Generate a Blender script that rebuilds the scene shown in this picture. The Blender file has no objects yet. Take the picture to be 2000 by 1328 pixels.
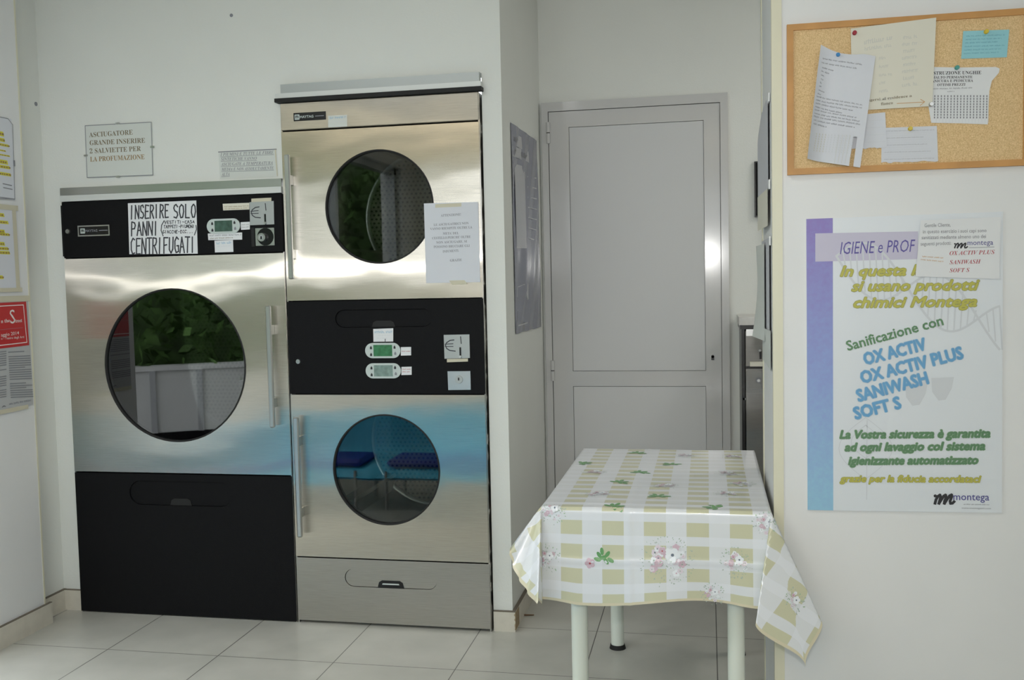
import bpy, math, random
from mathutils import Vector, Matrix

random.seed(7)
scene = bpy.context.scene
COL = scene.collection

# ------------------------------------------------------------------ camera
F_PX, YAW, PITCH, ROLL, CAM_H = 1912.62, 0.197876, 0.060389, -0.021484, 1.40
cy, sy, cp, sp = math.cos(YAW), math.sin(YAW), math.cos(PITCH), math.sin(PITCH)
c_fw = Vector((-sy * cp, cy * cp, -sp))
_r = Vector((cy, sy, 0))
_u = _r.cross(c_fw)
c_r = _r * math.cos(ROLL) + _u * math.sin(ROLL)
c_u = -_r * math.sin(ROLL) + _u * math.cos(ROLL)
CAM = Vector((0, 0, CAM_H))
cam_data = bpy.data.cameras.new('camera')
cam_data.sensor_width = 36.0
cam_data.lens = F_PX / 2000 * 36.0
cam_data.clip_start = 0.05
cam = bpy.data.objects.new('camera', cam_data)
COL.objects.link(cam)
cam.matrix_world = Matrix(((c_r.x, c_u.x, -c_fw.x, CAM.x), (c_r.y, c_u.y, -c_fw.y, CAM.y),
                           (c_r.z, c_u.z, -c_fw.z, CAM.z), (0, 0, 0, 1)))
scene.camera = cam

# ------------------------------------------------------------------ light
world = bpy.data.worlds.new('daylight')
scene.world = world
world.use_nodes = True
bg = world.node_tree.nodes['Background']
bg.inputs[0].default_value = (0.90, 0.95, 1.0, 1)
bg.inputs[1].default_value = 3.9
flash_d = bpy.data.lights.new('camera_flash', 'SPOT')       # the photo was taken with a flash: hot spot on the door
flash_d.energy = 60
flash_d.spot_size = math.radians(92)
flash_d.spot_blend = 1.0
flash_d.shadow_soft_size = 0.035
flash_d.color = (1.0, 0.98, 0.95)
flash = bpy.data.objects.new('camera_flash', flash_d)
flash.location = (0.0, -0.03, 1.60)
flash.rotation_euler = c_fw.to_track_quat('-Z', 'Y').to_euler()
COL.objects.link(flash)
portal_d = bpy.data.lights.new('daylight_portal', 'AREA')    # guides sampling of the sky through the shop front
portal_d.shape = 'RECTANGLE'
portal_d.size, portal_d.size_y = 4.4, 2.45
portal_d.cycles.is_portal = True
portal = bpy.data.objects.new('daylight_portal', portal_d)
portal.location = (-2.86, 1.02, 1.22)
portal.rotation_euler = (0, math.radians(-90), math.radians(0))
portal.rotation_euler = Matrix(((0, 0, -1), (1, 0, 0), (0, -1, 0))).to_euler()   # local -Z to +X
COL.objects.link(portal)
portal2_d = portal_d.copy()
portal2_d.size, portal2_d.size_y = 4.3, 2.45
portal2 = bpy.data.objects.new('daylight_portal', portal2_d)
portal2.location = (-0.15, -1.78, 1.22)
portal2.rotation_euler = Matrix(((1, 0, 0), (0, 0, -1), (0, 1, 0))).to_euler()     # local -Z to +Y
COL.objects.link(portal2)
room_d = bpy.data.lights.new('added_room_fill', 'AREA')        # unseen ambient fill, added to brighten the dryer and left walls
room_d.shape = 'RECTANGLE'
room_d.size, room_d.size_y = 1.2, 0.3
room_d.energy = 22
room_d.color = (0.97, 0.98, 0.97)
room = bpy.data.objects.new('added_room_fill', room_d)
room.location = (-1.6, 1.7, 2.76)
COL.objects.link(room)
up_d = bpy.data.lights.new('added_ceiling_wash', 'AREA')               # unseen warm fill, added so the upper steel reflects a lit ceiling
up_d.shape = 'RECTANGLE'
up_d.size, up_d.size_y = 1.8, 0.5
up_d.energy = 32
up_d.color = (1.0, 0.86, 0.64)
up = bpy.data.objects.new('added_ceiling_wash', up_d)
up.location = (-0.6, -0.8, 2.35)
up.rotation_euler = (math.pi, 0, 0)
COL.objects.link(up)
corr_d = bpy.data.lights.new('added_corridor_fill', 'AREA')       # fill added out of view to lift the dim passage behind the wall end
corr_d.shape = 'RECTANGLE'
corr_d.size, corr_d.size_y = 0.3, 0.6
corr_d.energy = 11
corr_d.color = (1.0, 0.97, 0.92)
corr = bpy.data.objects.new('added_corridor_fill', corr_d)
corr.location = (1.3, 4.05, 2.76)
COL.objects.link(corr)
vs = scene.view_settings
vs.view_transform = 'Standard'
vs.look = 'None'
vs.gamma = 1.0
vs.exposure = -0.02
vs.use_curve_mapping = False


# ------------------------------------------------------------------ helpers
def lin(c):
    out = []
    for v in c[:3]:
        v = v / 255.0
        out.append(v / 12.92 if v <= 0.04045 else ((v + 0.055) / 1.055) ** 2.4)
    return (*out, 1.0)


def ray(x, y):
    return c_fw + c_r * ((x - 1000) / F_PX) + c_u * ((664 - y) / F_PX)


def atY(x, y, Y):
    d = ray(x, y)
    return CAM + d * (Y / d.y)


def atX(x, y, X):
    d = ray(x, y)
    return CAM + d * (X / d.x)


def atZ(x, y, Z):
    d = ray(x, y)
    return CAM + d * ((Z - CAM_H) / d.z)


class Plane:
    """a wall plane: local a (to the right), b (up), d (towards the viewer)"""

    def __init__(self, kind, val, off=0.0):
        self.kind, self.val = kind, val
        if kind == 'Y':
            self.O, self.ex, self.n = Vector((0, val, 0)), Vector((1, 0, 0)), Vector((0, -1, 0))
        elif kind == 'X+':
            self.O, self.ex, self.n = Vector((val, 0, 0)), Vector((0, 1, 0)), Vector((1, 0, 0))
        else:
            self.O, self.ex, self.n = Vector((val, 0, 0)), Vector((0, -1, 0)), Vector((-1, 0, 0))
        self.ez = Vector((0, 0, 1))

    def px(self, x, y):
        p = atY(x, y, self.val) if self.kind == 'Y' else atX(x, y, self.val)
        q = p - self.O
        return (q.dot(self.ex), q.z)

    def pt(self, a, b, d=0.0):
        return self.O + self.ex * a + self.ez * b + self.n * d


MATS = {}


def new_mat(name):
    m = bpy.data.materials.new(name)
    m.use_nodes = True
    MATS[name] = m
    return m, m.node_tree, m.node_tree.nodes['Principled BSDF']


def simple(name, rgb, rough=0.5, metal=0.0, spec=0.5, bump=None, mottle=None, coat=0.0, emit=None):
    m, nt, b = new_mat(name)
    col = lin(rgb)
    b.inputs['Base Color'].default_value = col
    b.inputs['Roughness'].default_value = rough
    b.inputs['Metallic'].default_value = metal
    b.inputs['Specular IOR Level'].default_value = spec
    b.inputs['Coat Weight'].default_value = coat
    N, L = nt.nodes, nt.links
    tc = N.new('ShaderNodeTexCoord')
    if mottle:
        sc_, amt = mottle
        nz = N.new('ShaderNodeTexNoise')
        nz.inputs['Scale'].default_value = sc_
        nz.inputs['Detail'].default_value = 6
        L.new(tc.outputs['Object'], nz.inputs['Vector'])
        rp = N.new('ShaderNodeValToRGB')
        rp.color_ramp.elements[0].position = 0.3
        rp.color_ramp.elements[1].position = 0.7
        rp.color_ramp.elements[0].color = (*[c * (1 - amt) for c in col[:3]], 1)
        rp.color_ramp.elements[1].color = (*[min(1, c * (1 + amt)) for c in col[:3]], 1)
        L.new(nz.outputs['Fac'], rp.inputs['Fac'])
        L.new(rp.outputs['Color'], b.inputs['Base Color'])
    if bump:
        sc_, st = bump
        nz = N.new('ShaderNodeTexNoise')
        nz.inputs['Scale'].default_value = sc_
        nz.inputs['Detail'].default_value = 4
        L.new(tc.outputs['Object'], nz.inputs['Vector'])
        bp = N.new('ShaderNodeBump')
        bp.inputs['Strength'].default_value = st
        bp.inputs['Distance'].default_value = 0.002
        L.new(nz.outputs['Fac'], bp.inputs['Height'])
        L.new(bp.outputs['Normal'], b.inputs['Normal'])
    return m


def math_node(nt, op, a, b=None, c=None):
    n = nt.nodes.new('ShaderNodeMath')
    n.operation = op
    for i, v in enumerate((a, b, c)):
        if v is None:
            continue
        if isinstance(v, (int, float)):
            n.inputs[i].default_value = v
        else:
            nt.links.new(v, n.inputs[i])
    return n.outputs[0]


def steel(name, rgb, rough=0.24, aniso=0.95, warp=None):
    """brushed stainless steel; warp = (cx, cz, halfwidth, amount) is the bow of the sheet"""
    m, nt, b = new_mat(name)
    N, L = nt.nodes, nt.links
    b.inputs['Metallic'].default_value = 1.0
    b.inputs['Roughness'].default_value = rough
    b.inputs['Anisotropic'].default_value = aniso
    cx = N.new('ShaderNodeCombineXYZ')
    cx.inputs[0].default_value = 1.0
    L.new(cx.outputs[0], b.inputs['Tangent'])
    tc = N.new('ShaderNodeTexCoord')
    mp = N.new('ShaderNodeMapping')
    mp.inputs['Scale'].default_value = (1.0, 1.0, 2.2)
    L.new(tc.outputs['Object'], mp.inputs['Vector'])
    nz = N.new('ShaderNodeTexNoise')
    nz.inputs['Scale'].default_value = 1.6
    nz.inputs['Detail'].default_value = 2
    L.new(mp.outputs['Vector'], nz.inputs['Vector'])
    mp2 = N.new('ShaderNodeMapping')
    mp2.inputs['Scale'].default_value = (6, 6, 240)
    L.new(tc.outputs['Object'], mp2.inputs['Vector'])
    gr = N.new('ShaderNodeTexNoise')
    gr.inputs['Scale'].default_value = 2.0
    L.new(mp2.outputs['Vector'], gr.inputs['Vector'])
    rp = N.new('ShaderNodeValToRGB')
    col = lin(rgb)
    rp.color_ramp.elements[0].position = 0.25
    rp.color_ramp.elements[1].position = 0.75
    rp.color_ramp.elements[0].color = (*[c * 0.9 for c in col[:3]], 1)
    rp.color_ramp.elements[1].color = (*[min(1, c * 1.08) for c in col[:3]], 1)
    L.new(gr.outputs['Fac'], rp.inputs['Fac'])
    L.new(rp.outputs['Color'], b.inputs['Base Color'])
    h = math_node(nt, 'MULTIPLY', nz.outputs['Fac'], 0.0035)
    if warp:
        sx = N.new('ShaderNodeSeparateXYZ')
        L.new(tc.outputs['Object'], sx.inputs[0])
        xx = math_node(nt, 'DIVIDE', math_node(nt, 'SUBTRACT', sx.outputs[0], warp[0]), warp[2])
        x2 = math_node(nt, 'SUBTRACT', 1.0, math_node(nt, 'MULTIPLY', xx, xx))
        zz = math_node(nt, 'SUBTRACT', sx.outputs[2], warp[1])
        h = math_node(nt, 'ADD', h, math_node(nt, 'MULTIPLY', math_node(nt, 'MULTIPLY', zz, x2), warp[3]))
    bp = N.new('ShaderNodeBump')
    bp.inputs['Strength'].default_value = 1.0
    bp.inputs['Distance'].default_value = 1.0
    L.new(h, bp.inputs['Height'])
    L.new(bp.outputs['Normal'], b.inputs['Normal'])
    # the fine upright grain draws bright points out into long level streaks
    gl = N.new('ShaderNodeBsdfAnisotropic')
    gl.inputs['Roughness'].default_value = 0.22
    gl.inputs['Anisotropy'].default_value = -0.9
    L.new(rp.outputs['Color'], gl.inputs['Color'])
    L.new(cx.outputs[0], gl.inputs['Tangent'])
    L.new(bp.outputs['Normal'], gl.inputs['Normal'])
    mx = N.new('ShaderNodeMixShader')
    mx.inputs[0].default_value = 0.46
    L.new(b.outputs[0], mx.inputs[1])
    L.new(gl.outputs[0], mx.inputs[2])
    L.new(mx.outputs[0], N['Material Output'].inputs[0])
    return m


class MB:
    """collects geometry for ONE mesh object"""

    def __init__(self):
        self.v, self.f, self.m, self.mats, self.smooth = [], [], [], [], []
        self.uv = None

    def mi(self, mat):
        if mat not in self.mats:
            self.mats.append(mat)
        return self.mats.index(mat)

    def add(self, verts, faces, mat, smooth=False):
        o = len(self.v)
        self.v += [Vector(p) for p in verts]
        k = self.mi(mat)
        for f in faces:
            self.f.append([i + o for i in f])
            self.m.append(k)
            self.smooth.append(smooth)

    def box(self, x0, y0, z0, x1, y1, z1, mat, bev=0.0):
        if bev > 0:
            return self.rbox(x0, y0, z0, x1, y1, z1, mat, bev)
        p = [(x, y, z) for x in (x0, x1) for y in (y0, y1) for z in (z0, z1)]
        self.add(p, [(0, 1, 3, 2), (4, 6, 7, 5), (0, 4, 5, 1), (2, 3, 7, 6), (0, 2, 6, 4), (1, 5, 7, 3)], mat)

    def rbox(self, x0, y0, z0, x1, y1, z1, mat, r):
        """box with chamfered edges"""
        P, idx = [], {}
        xs, ys, zs = (x0, x1), (y0, y1), (z0, z1)
        for i in (0, 1):
            for j in (0, 1):
                for k in (0, 1):
                    sx, sy_, sz = (1, -1)[i], (1, -1)[j], (1, -1)[k]
                    for ax in range(3):
                        q = [xs[i] + sx * r, ys[j] + sy_ * r, zs[k] + sz * r]
                        q[ax] = (xs, ys, zs)[ax][(i, j, k)[ax]]
                        idx[(i, j, k, ax)] = len(P)
                        P.append(q)
        Fc = []
        for ax in range(3):
            for s in (0, 1):
                o = [a for a in range(3) if a != ax]
                loop = []
                for (p, q) in ((0, 0), (1, 0), (1, 1), (0, 1)):
                    key = [0, 0, 0]
                    key[ax], key[o[0]], key[o[1]] = s, p, q
                    loop.append(idx[(*key, ax)])
                Fc.append(loop)
        for ax in range(3):
            o = [a for a in range(3) if a != ax]
            for p in (0, 1):
                for q in (0, 1):
                    k0, k1 = [0, 0, 0], [0, 0, 0]
                    k0[ax], k1[ax] = 0, 1
                    for k in (k0, k1):
                        k[o[0]], k[o[1]] = p, q
                    Fc.append([idx[(*k0, o[0])], idx[(*k1, o[0])], idx[(*k1, o[1])], idx[(*k0, o[1])]])
        for i in (0, 1):
            for j in (0, 1):
                for k in (0, 1):
                    Fc.append([idx[(i, j, k, a)] for a in range(3)])
        self.add(P, Fc, mat)

    def prism(self, pl, pts, d0, d1, mat):
        """polygon (a, b) points in plane pl, from depth d0 to d1 (d1 faces the viewer)"""
        n = len(pts)
        V = [pl.pt(a, b, d0) for a, b in pts] + [pl.pt(a, b, d1) for a, b in pts]
        Fc = [list(range(n - 1, -1, -1)), list(range(n, 2 * n))]
        Fc += [[i, (i + 1) % n, (i + 1) % n + n, i + n] for i in range(n)]
        self.add(V, Fc, mat)

    def poly(self, pl, pts, d, mat):
        self.add([pl.pt(a, b, d) for a, b in pts], [list(range(len(pts)))], mat)

    def rect(self, pl, a0, b0, a1, b1, d0, d1, mat):
        self.prism(pl, [(a0, b0), (a1, b0), (a1, b1), (a0, b1)], d0, d1, mat)

    def frame(self, pl, a0, b0, a1, b1, w, d0, d1, mat):
        self.ringplate(pl, [(a0, b0), (a1, b0), (a1, b1), (a0, b1)],
                       [(a0 + w, b0 + w), (a1 - w, b0 + w), (a1 - w, b1 - w), (a0 + w, b1 - w)], d0, d1, mat)

    def ringplate(self, pl, outer, inner, d0, d1, mat, matin=None):
        n = len(outer)
        V = [pl.pt(a, b, d0) for a, b in outer] + [pl.pt(a, b, d0) for a, b in inner] + \
            [pl.pt(a, b, d1) for a, b in outer] + [pl.pt(a, b, d1) for a, b in inner]
        A, B = [], []
        for i in range(n):
            j = (i + 1) % n
            A += [[j, i, i + n, j + n], [i + 2 * n, j + 2 * n, j + 3 * n, i + 3 * n], [i, j, j + 2 * n, i + 2 * n]]
            B += [[j + n, i + n, i + 3 * n, j + 3 * n]]
        self.add(V, A + B, mat) if matin is None else (self.add(V, A, mat), self.add(V, B, matin))

    def plate_hole(self, pl, a0, b0, a1, b1, ca, cb, hole, d0, d1, mat, matin=None):
        """rectangular plate with a hole that is star-shaped about (ca, cb)"""
        rect = [(a0, b0), (a1, b0), (a1, b1), (a0, b1)]
        ang = sorted(set([round(math.atan2(b - cb, a - ca), 6) for a, b in rect + hole]))

        def cast(poly, t):
            dx, dy = math.cos(t), math.sin(t)
            best = None
            for i in range(len(poly)):
                (p, q), (r, s) = poly[i], poly[(i + 1) % len(poly)]
                ex, ey = r - p, s - q
                den = dx * ey - dy * ex
                if abs(den) < 1e-12:
                    continue
                k = ((p - ca) * ey - (q - cb) * ex) / den
                w = ((p - ca) * dy - (q - cb) * dx) / den
                if k > 1e-9 and -1e-4 <= w <= 1.0001:
                    best = k if best is None else max(best, k)
            return (ca + dx * best, cb + dy * best)

        self.ringplate(pl, [cast(rect, t) for t in ang], [cast(hole, t) for t in ang], d0, d1, mat, matin)

    def lathe(self, pl, ca, cb, prof, mat, n=64, smooth=True):
        """prof = [(radius, d)...] turned about the plane's normal through (ca, cb)"""
        V, Fc = [], []
        for r, d in prof:
            for i in range(n):
                t = 2 * math.pi * i / n
                V.append(pl.pt(ca + r * math.cos(t), cb + r * math.sin(t), d))
        for k in range(len(prof) - 1):
            for i in range(n):
                j = (i + 1) % n
                Fc.append([k * n + i, k * n + j, (k + 1) * n + j, (k + 1) * n + i])
        self.add(V, Fc, mat, smooth)

    def disc(self, pl, ca, cb, r, d0, d1, mat, n=32):
        self.prism(pl, [(ca + r * math.cos(2 * math.pi * i / n), cb + r * math.sin(2 * math.pi * i / n)) for i in range(n)], d0, d1, mat)

    def tube(self, p0, p1, r0, r1, mat, n=20, caps=True):
        p0, p1 = Vector(p0), Vector(p1)
        z = (p1 - p0).normalized()
        x = z.orthogonal().normalized()
        y = z.cross(x)
        V = []
        for p, r in ((p0, r0), (p1, r1)):
            V += [p + x * (r * math.cos(2 * math.pi * i / n)) + y * (r * math.sin(2 * math.pi * i / n)) for i in range(n)]
        self.add(V, [[i, (i + 1) % n, (i + 1) % n + n, i + n] for i in range(n)], mat, True)
        if caps:
            self.add(V, [list(range(n - 1, -1, -1)), list(range(n, 2 * n))], mat)

    def stroke(self, pl, pts, w, d, mat):
        """flat pen stroke along (a, b) points"""
        for i in range(len(pts) - 1):
            (a, b), (c, e) = pts[i], pts[i + 1]
            L = math.hypot(c - a, e - b)
            if L < 1e-9:
                continue
            ux, uy = (c - a) / L, (e - b) / L
            nx, ny = -uy * w / 2, ux * w / 2
            k = w * 0.3
            dd = d + 0.00001 * (i % 5)
            self.poly(pl, [(a - ux * k - nx, b - uy * k - ny), (c + ux * k - nx, e + uy * k - ny),
                           (c + ux * k + nx, e + uy * k + ny), (a - ux * k + nx, b - uy * k + ny)], dd, mat)

    def text(self, pl, s, A, B, h, d, mat, shear=0.0, bold=0.0):
        """lettering whose baseline runs from A to B (plane coords); h = height of a capital; it is fitted to that box"""
        V, Fc, w, cap = glyphs(s, shear, bold)
        L = math.hypot(B[0] - A[0], B[1] - A[1])
        ux, uy = (B[0] - A[0]) / L, (B[1] - A[1]) / L
        kx, ky = L / w, h / cap
        out = [pl.pt(A[0] + ux * x * kx - uy * y * ky, A[1] + uy * x * kx + ux * y * ky, d) for x, y in V]
        self.add(out, Fc, mat)

    def build(self, name, parent=None, bevel=0.0):
        me = bpy.data.meshes.new(name)
        me.from_pydata([tuple(p) for p in self.v], [], self.f)
        for m in self.mats:
            me.materials.append(m)
        me.polygons.foreach_set('material_index', self.m)
        me.polygons.foreach_set('use_smooth', self.smooth)
        if self.uv:
            lay = me.uv_layers.new(name='UVMap')
            for lp in me.loops:
                lay.data[lp.index].uv = self.uv[lp.vertex_index]
        me.update()
        o = bpy.data.objects.new(name, me)
        COL.objects.link(o)
        if parent is not None:
            o.parent = parent
            o.matrix_parent_inverse = Matrix.Translation(-parent.location)
            o.matrix_parent_inverse = parent_world(parent).inverted()
        return o


def parent_world(p):
    m = Matrix.Translation(p.location)
    return m if p.parent is None else Matrix.Translation(p.location)


_G = {}


def glyphs(s, shear, bold):
    key = (s, shear, bold)
    if key in _G:
        return _G[key]
    c = bpy.data.curves.new('lettering', 'FONT')
    c.body, c.size, c.shear, c.offset, c.resolution_u = s, 1.0, shear, bold, 2
    o = bpy.data.objects.new('lettering', c)
    me = o.to_mesh()
    V = [(v.co.x, v.co.y) for v in me.vertices]
    Fc = [list(p.vertices) for p in me.polygons]
    o.to_mesh_clear()
    bpy.data.objects.remove(o)
    bpy.data.curves.remove(c)
    x0 = min(v[0] for v in V)
    V = [(v[0] - x0, v[1]) for v in V]
    w = max(v[0] for v in V)
    _G[key] = (V, Fc, w, 0.70)
    return _G[key]


def serif(s, italic=False):
    """the same words in upright or slanted serif letterforms"""
    out = ''
    for ch in s:
        if 'A' <= ch <= 'Z':
            out += chr((0x1D468 if italic else 0x1D400) + ord(ch) - 65)
        elif 'a' <= ch <= 'z':
            out += chr((0x1D482 if italic else 0x1D41A) + ord(ch) - 97)
        elif '0' <= ch <= '9' and not italic:
            out += chr(0x1D7CE + ord(ch) - 48)
        else:
            out += ch
    return out


def empty(name, loc):
    o = bpy.data.objects.new(name, None)
    o.location = loc
    o.empty_display_size = 0.1
    COL.objects.link(o)
    return o


def tag(o, label=None, cat=None, group=None, kind=None):
    if label:
        o['label'] = label
    if cat:
        o['category'] = cat
    if group:
        o['group'] = group
    if kind:
        o['kind'] = kind
    return o


def P4(pl, *pts):
    return [pl.px(*p) for p in pts]


def stadium(ca, cb, w, h, n=10):
    r = h / 2
    s = w / 2 - r
    pts = [(ca + s + r * math.cos(t), cb + r * math.sin(t)) for t in [(-0.5 + i / n) * math.pi for i in range(n + 1)]]
    pts += [(ca - s - r * math.cos(t), cb - r * math.sin(t)) for t in [(-0.5 + i / n) * math.pi for i in range(n + 1)]]
    return pts


def circle(ca, cb, r, n=72):
    return [(ca + r * math.cos(2 * math.pi * i / n), cb + r * math.sin(2 * math.pi * i / n)) for i in range(n)]


# lettering written in pixels of the frame
def ptxt(mb, pl, s, p0, p1, hpx, d, mat, shear=0.0, bold=0.0):
    A, B = pl.px(*p0), pl.px(*p1)
    C = pl.px(p0[0], p0[1] - hpx)
    mb.text(pl, s, A, B, C[1] - A[1], d, mat, shear, bold)


def scribble(mb, pl, p0, p1, hpx, d, mat, words=None, seed=1, dens=1.0):
    """a line of small writing too blurred to read: short uneven letter strokes"""
    rnd = random.Random(seed)
    A, B = pl.px(*p0), pl.px(*p1)
    h = pl.px(p0[0], p0[1] - hpx)[1] - A[1]
    L = math.hypot(B[0] - A[0], B[1] - A[1])
    ux, uy = (B[0] - A[0]) / L, (B[1] - A[1]) / L
    x = 0.0
    while x < L - h * 0.3:
        wl = rnd.uniform(1.5, 5) * h
        e = min(L, x + wl)
        while x < e:
            w = h * rnd.uniform(0.28, 0.5)
            hh = h * rnd.choice((0.7, 0.7, 0.75, 1.0))
            a, b = A[0] + ux * x, A[1] + uy * x
            t = h * 0.16 * dens
            mb.poly(pl, [(a, b), (a + t, b), (a + t, b + hh), (a, b + hh)], d, mat)
            k = rnd.choice((0, 0.45, 0.62))
            mb.poly(pl, [(a, b + k * h), (a + w, b + k * h + uy * w), (a + w, b + k * h + t + uy * w), (a, b + k * h + t)], d + 0.00003, mat)
            x += w * 1.15
        x += h * 0.55


# ------------------------------------------------------------------ materials
PLASTER = simple('white_plaster', (225, 227, 222), 0.75, bump=(160, 0.25), mottle=(3.0, 0.015))
PLASTER_F = simple('white_wall_panel', (228, 229, 229), 0.55, mottle=(4.0, 0.015))
CREAM = simple('cream_edge_trim', (222, 219, 196), 0.45)
CEIL = simple('ceiling_paint', (230, 229, 224), 0.9)
SKIRT = simple('beige_ceramic_skirting', (208, 203, 190), 0.35, mottle=(25, 0.05))
JOINT_SHADE = simple('dark_joint_and_shade', (112, 104, 92), 0.8)
CHIP = simple('broken_plaster', (158, 140, 112), 0.9, mottle=(60, 0.2))
STEEL_BIG = steel('brushed_steel_wide_door', (212, 207, 197), warp=(-2.19, 1.42, 0.52, -0.018))
STEEL_S = steel('brushed_steel_door', (214, 207, 195), warp=(-1.277, 1.42, 0.46, -0.007))
STEEL_P = steel('brushed_steel_panel', (198, 195, 189), rough=0.32)
ALU = simple('satin_aluminium', (200, 201, 200), 0.32, metal=1.0)
ALU_W = simple('pale_metal_strip', (176, 181, 180), 0.45, metal=0.3)
ALU_L = simple('white_metal_strip', (214, 217, 214), 0.45, metal=0.1)
DRUMM = simple('galvanised_drum', (150, 147, 138), 0.3, metal=1.0, mottle=(9, 0.15))
BLACK = simple('black_textured_panel', (17, 17, 19), 0.6, spec=0.15, bump=(500, 0.35))
BLACKG = simple('black_gloss', (22, 22, 24), 0.25)
GASKET = simple('black_rubber', (20, 20, 20), 0.7)
DARKIN = simple('dark_interior', (38, 38, 38), 0.6)
DISP = simple('pale_display_bezel', (196, 206, 203), 0.35)
LCD_G = simple('green_lcd', (62, 122, 84), 0.15, mottle=(60, 0.25))
LCD_D = simple('dim_lcd', (74, 98, 88), 0.15, mottle=(50, 0.25))
LCD_P = simple('pale_lcd', (126, 148, 142), 0.15, mottle=(50, 0.3))
PAPER = simple('white_paper', (226, 228, 230), 0.7)
PAPER_B = simple('bluish_paper', (214, 217, 224), 0.7)
PAPER_G = simple('grey_sign_paper', (212, 216, 211), 0.5)
PAPER_C = simple('cream_paper', (222, 219, 205), 0.7)
PAPER_N = simple('newsprint_grey', (184, 186, 187), 0.75)
CYANP = simple('cyan_card', (150, 206, 215), 0.7)
TAPE = simple('masking_tape', (205, 200, 178), 0.5)
INK = simple('black_ink', (44, 44, 48), 0.6)
INK_M = simple('marker_ink', (52, 53, 60), 0.6)
INK_G = simple('grey_ink', (134, 136, 142), 0.7)
INK_F = simple('faded_ink', (205, 205, 197), 0.7)
INK_O = simple('orange_ink', (205, 160, 105), 0.7)
INK_BR = simple('brown_print', (122, 110, 84), 0.6)
INK_OC = simple('ochre_print', (150, 122, 76), 0.6)
HILITE = simple('yellow_highlighter', (214, 208, 70), 0.7)
RED_P = simple('red_notice_print', (188, 42, 44), 0.5)
WHITE_P = simple('white_print', (232, 225, 222), 0.6)
NAVY = simple('navy_print', (72, 70, 140), 0.5)
PURP = simple('violet_print', (92, 84, 158), 0.5)
OLIVE = simple('olive_yellow_print', (190, 186, 84), 0.5)
OLIVE_D = simple('olive_yellow_outline', (158, 156, 88), 0.5)
GREENP = simple('green_print', (96, 138, 100), 0.5)
GREENP2 = simple('pale_green_outline', (140, 168, 140), 0.5)
BLUEP = simple('sky_blue_print', (104, 164, 208), 0.5)
BLUEP2 = simple('blue_outline_print', (150, 188, 216), 0.5)
REDP = simple('red_print', (178, 84, 92), 0.5)
LAV = simple('lavender_band', (196, 192, 212), 0.5)
GHOST = simple('faint_grey_print', (207, 211, 216), 0.5)
LCYAN = simple('pale_cyan_print', (150, 186, 208), 0.6)
OAK = simple('oak_frame', (198, 146, 84), 0.5, mottle=(14, 0.12))
MAGENTA = simple('red_pin', (160, 40, 56), 0.3)
PIN_B = simple('blue_pin', (50, 130, 190), 0.3)
PIN_Y = simple('yellow_pin', (214, 190, 60), 0.3)
PIN_T = simple('teal_pin', (80, 160, 150), 0.3)
DOORW = simple('white_painted_aluminium', (200, 200, 199), 0.13, spec=0.35)
DOORP = simple('white_door_panel', (205, 206, 206), 0.45, spec=0.35)
DOORL = simple('door_joint_shadow_gap', (190, 190, 188), 0.6)
LEGW = simple('white_table_leg', (224, 230, 220), 0.3)
MARBLE = simple('pale_marble', (204, 202, 198), 0.3, mottle=(18, 0.12))
DSTEEL = steel('dull_washer_steel', (150, 148, 145), rough=0.35, aniso=0.4)
CYANB = simple('cyan_plastic', (84, 212, 248), 0.4)
NAVYB = simple('royal_blue_cushion', (30, 56, 168), 0.5)
LEAF = simple('dark_green_leaves', (92, 124, 66), 0.5, mottle=(3, 0.7))
OUTW = simple('white_garden_wall', (220, 221, 218), 0.8)
PAVE = simple('grey_pavement', (120, 120, 117), 0.85, mottle=(5, 0.1))
TWIG = simple('brown_splinter', (112, 86, 62), 0.8)


def m_cork():
    m, nt, b = new_mat('cork')
    N, L = nt.nodes, nt.links
    tc = N.new('ShaderNodeTexCoord')
    nz = N.new('ShaderNodeTexNoise')
    nz.inputs['Scale'].default_value = 330
    nz.inputs['Detail'].default_value = 8
    nz.inputs['Roughness'].default_value = 0.75
    L.new(tc.outputs['Object'], nz.inputs['Vector'])
    rp = N.new('ShaderNodeValToRGB')
    cr = rp.color_ramp
    cr.elements[0].position, cr.elements[0].color = 0.3, lin((186, 150, 102))
    cr.elements[1].position, cr.elements[1].color = 0.7, lin((248, 222, 178))
    e = cr.elements.new(0.5)
    e.color = lin((222, 190, 140))
    L.new(nz.outputs['Fac'], rp.inputs['Fac'])
    L.new(rp.outputs['Color'], b.inputs['Base Color'])
    b.inputs['Roughness'].default_value = 0.9
    return m


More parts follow.
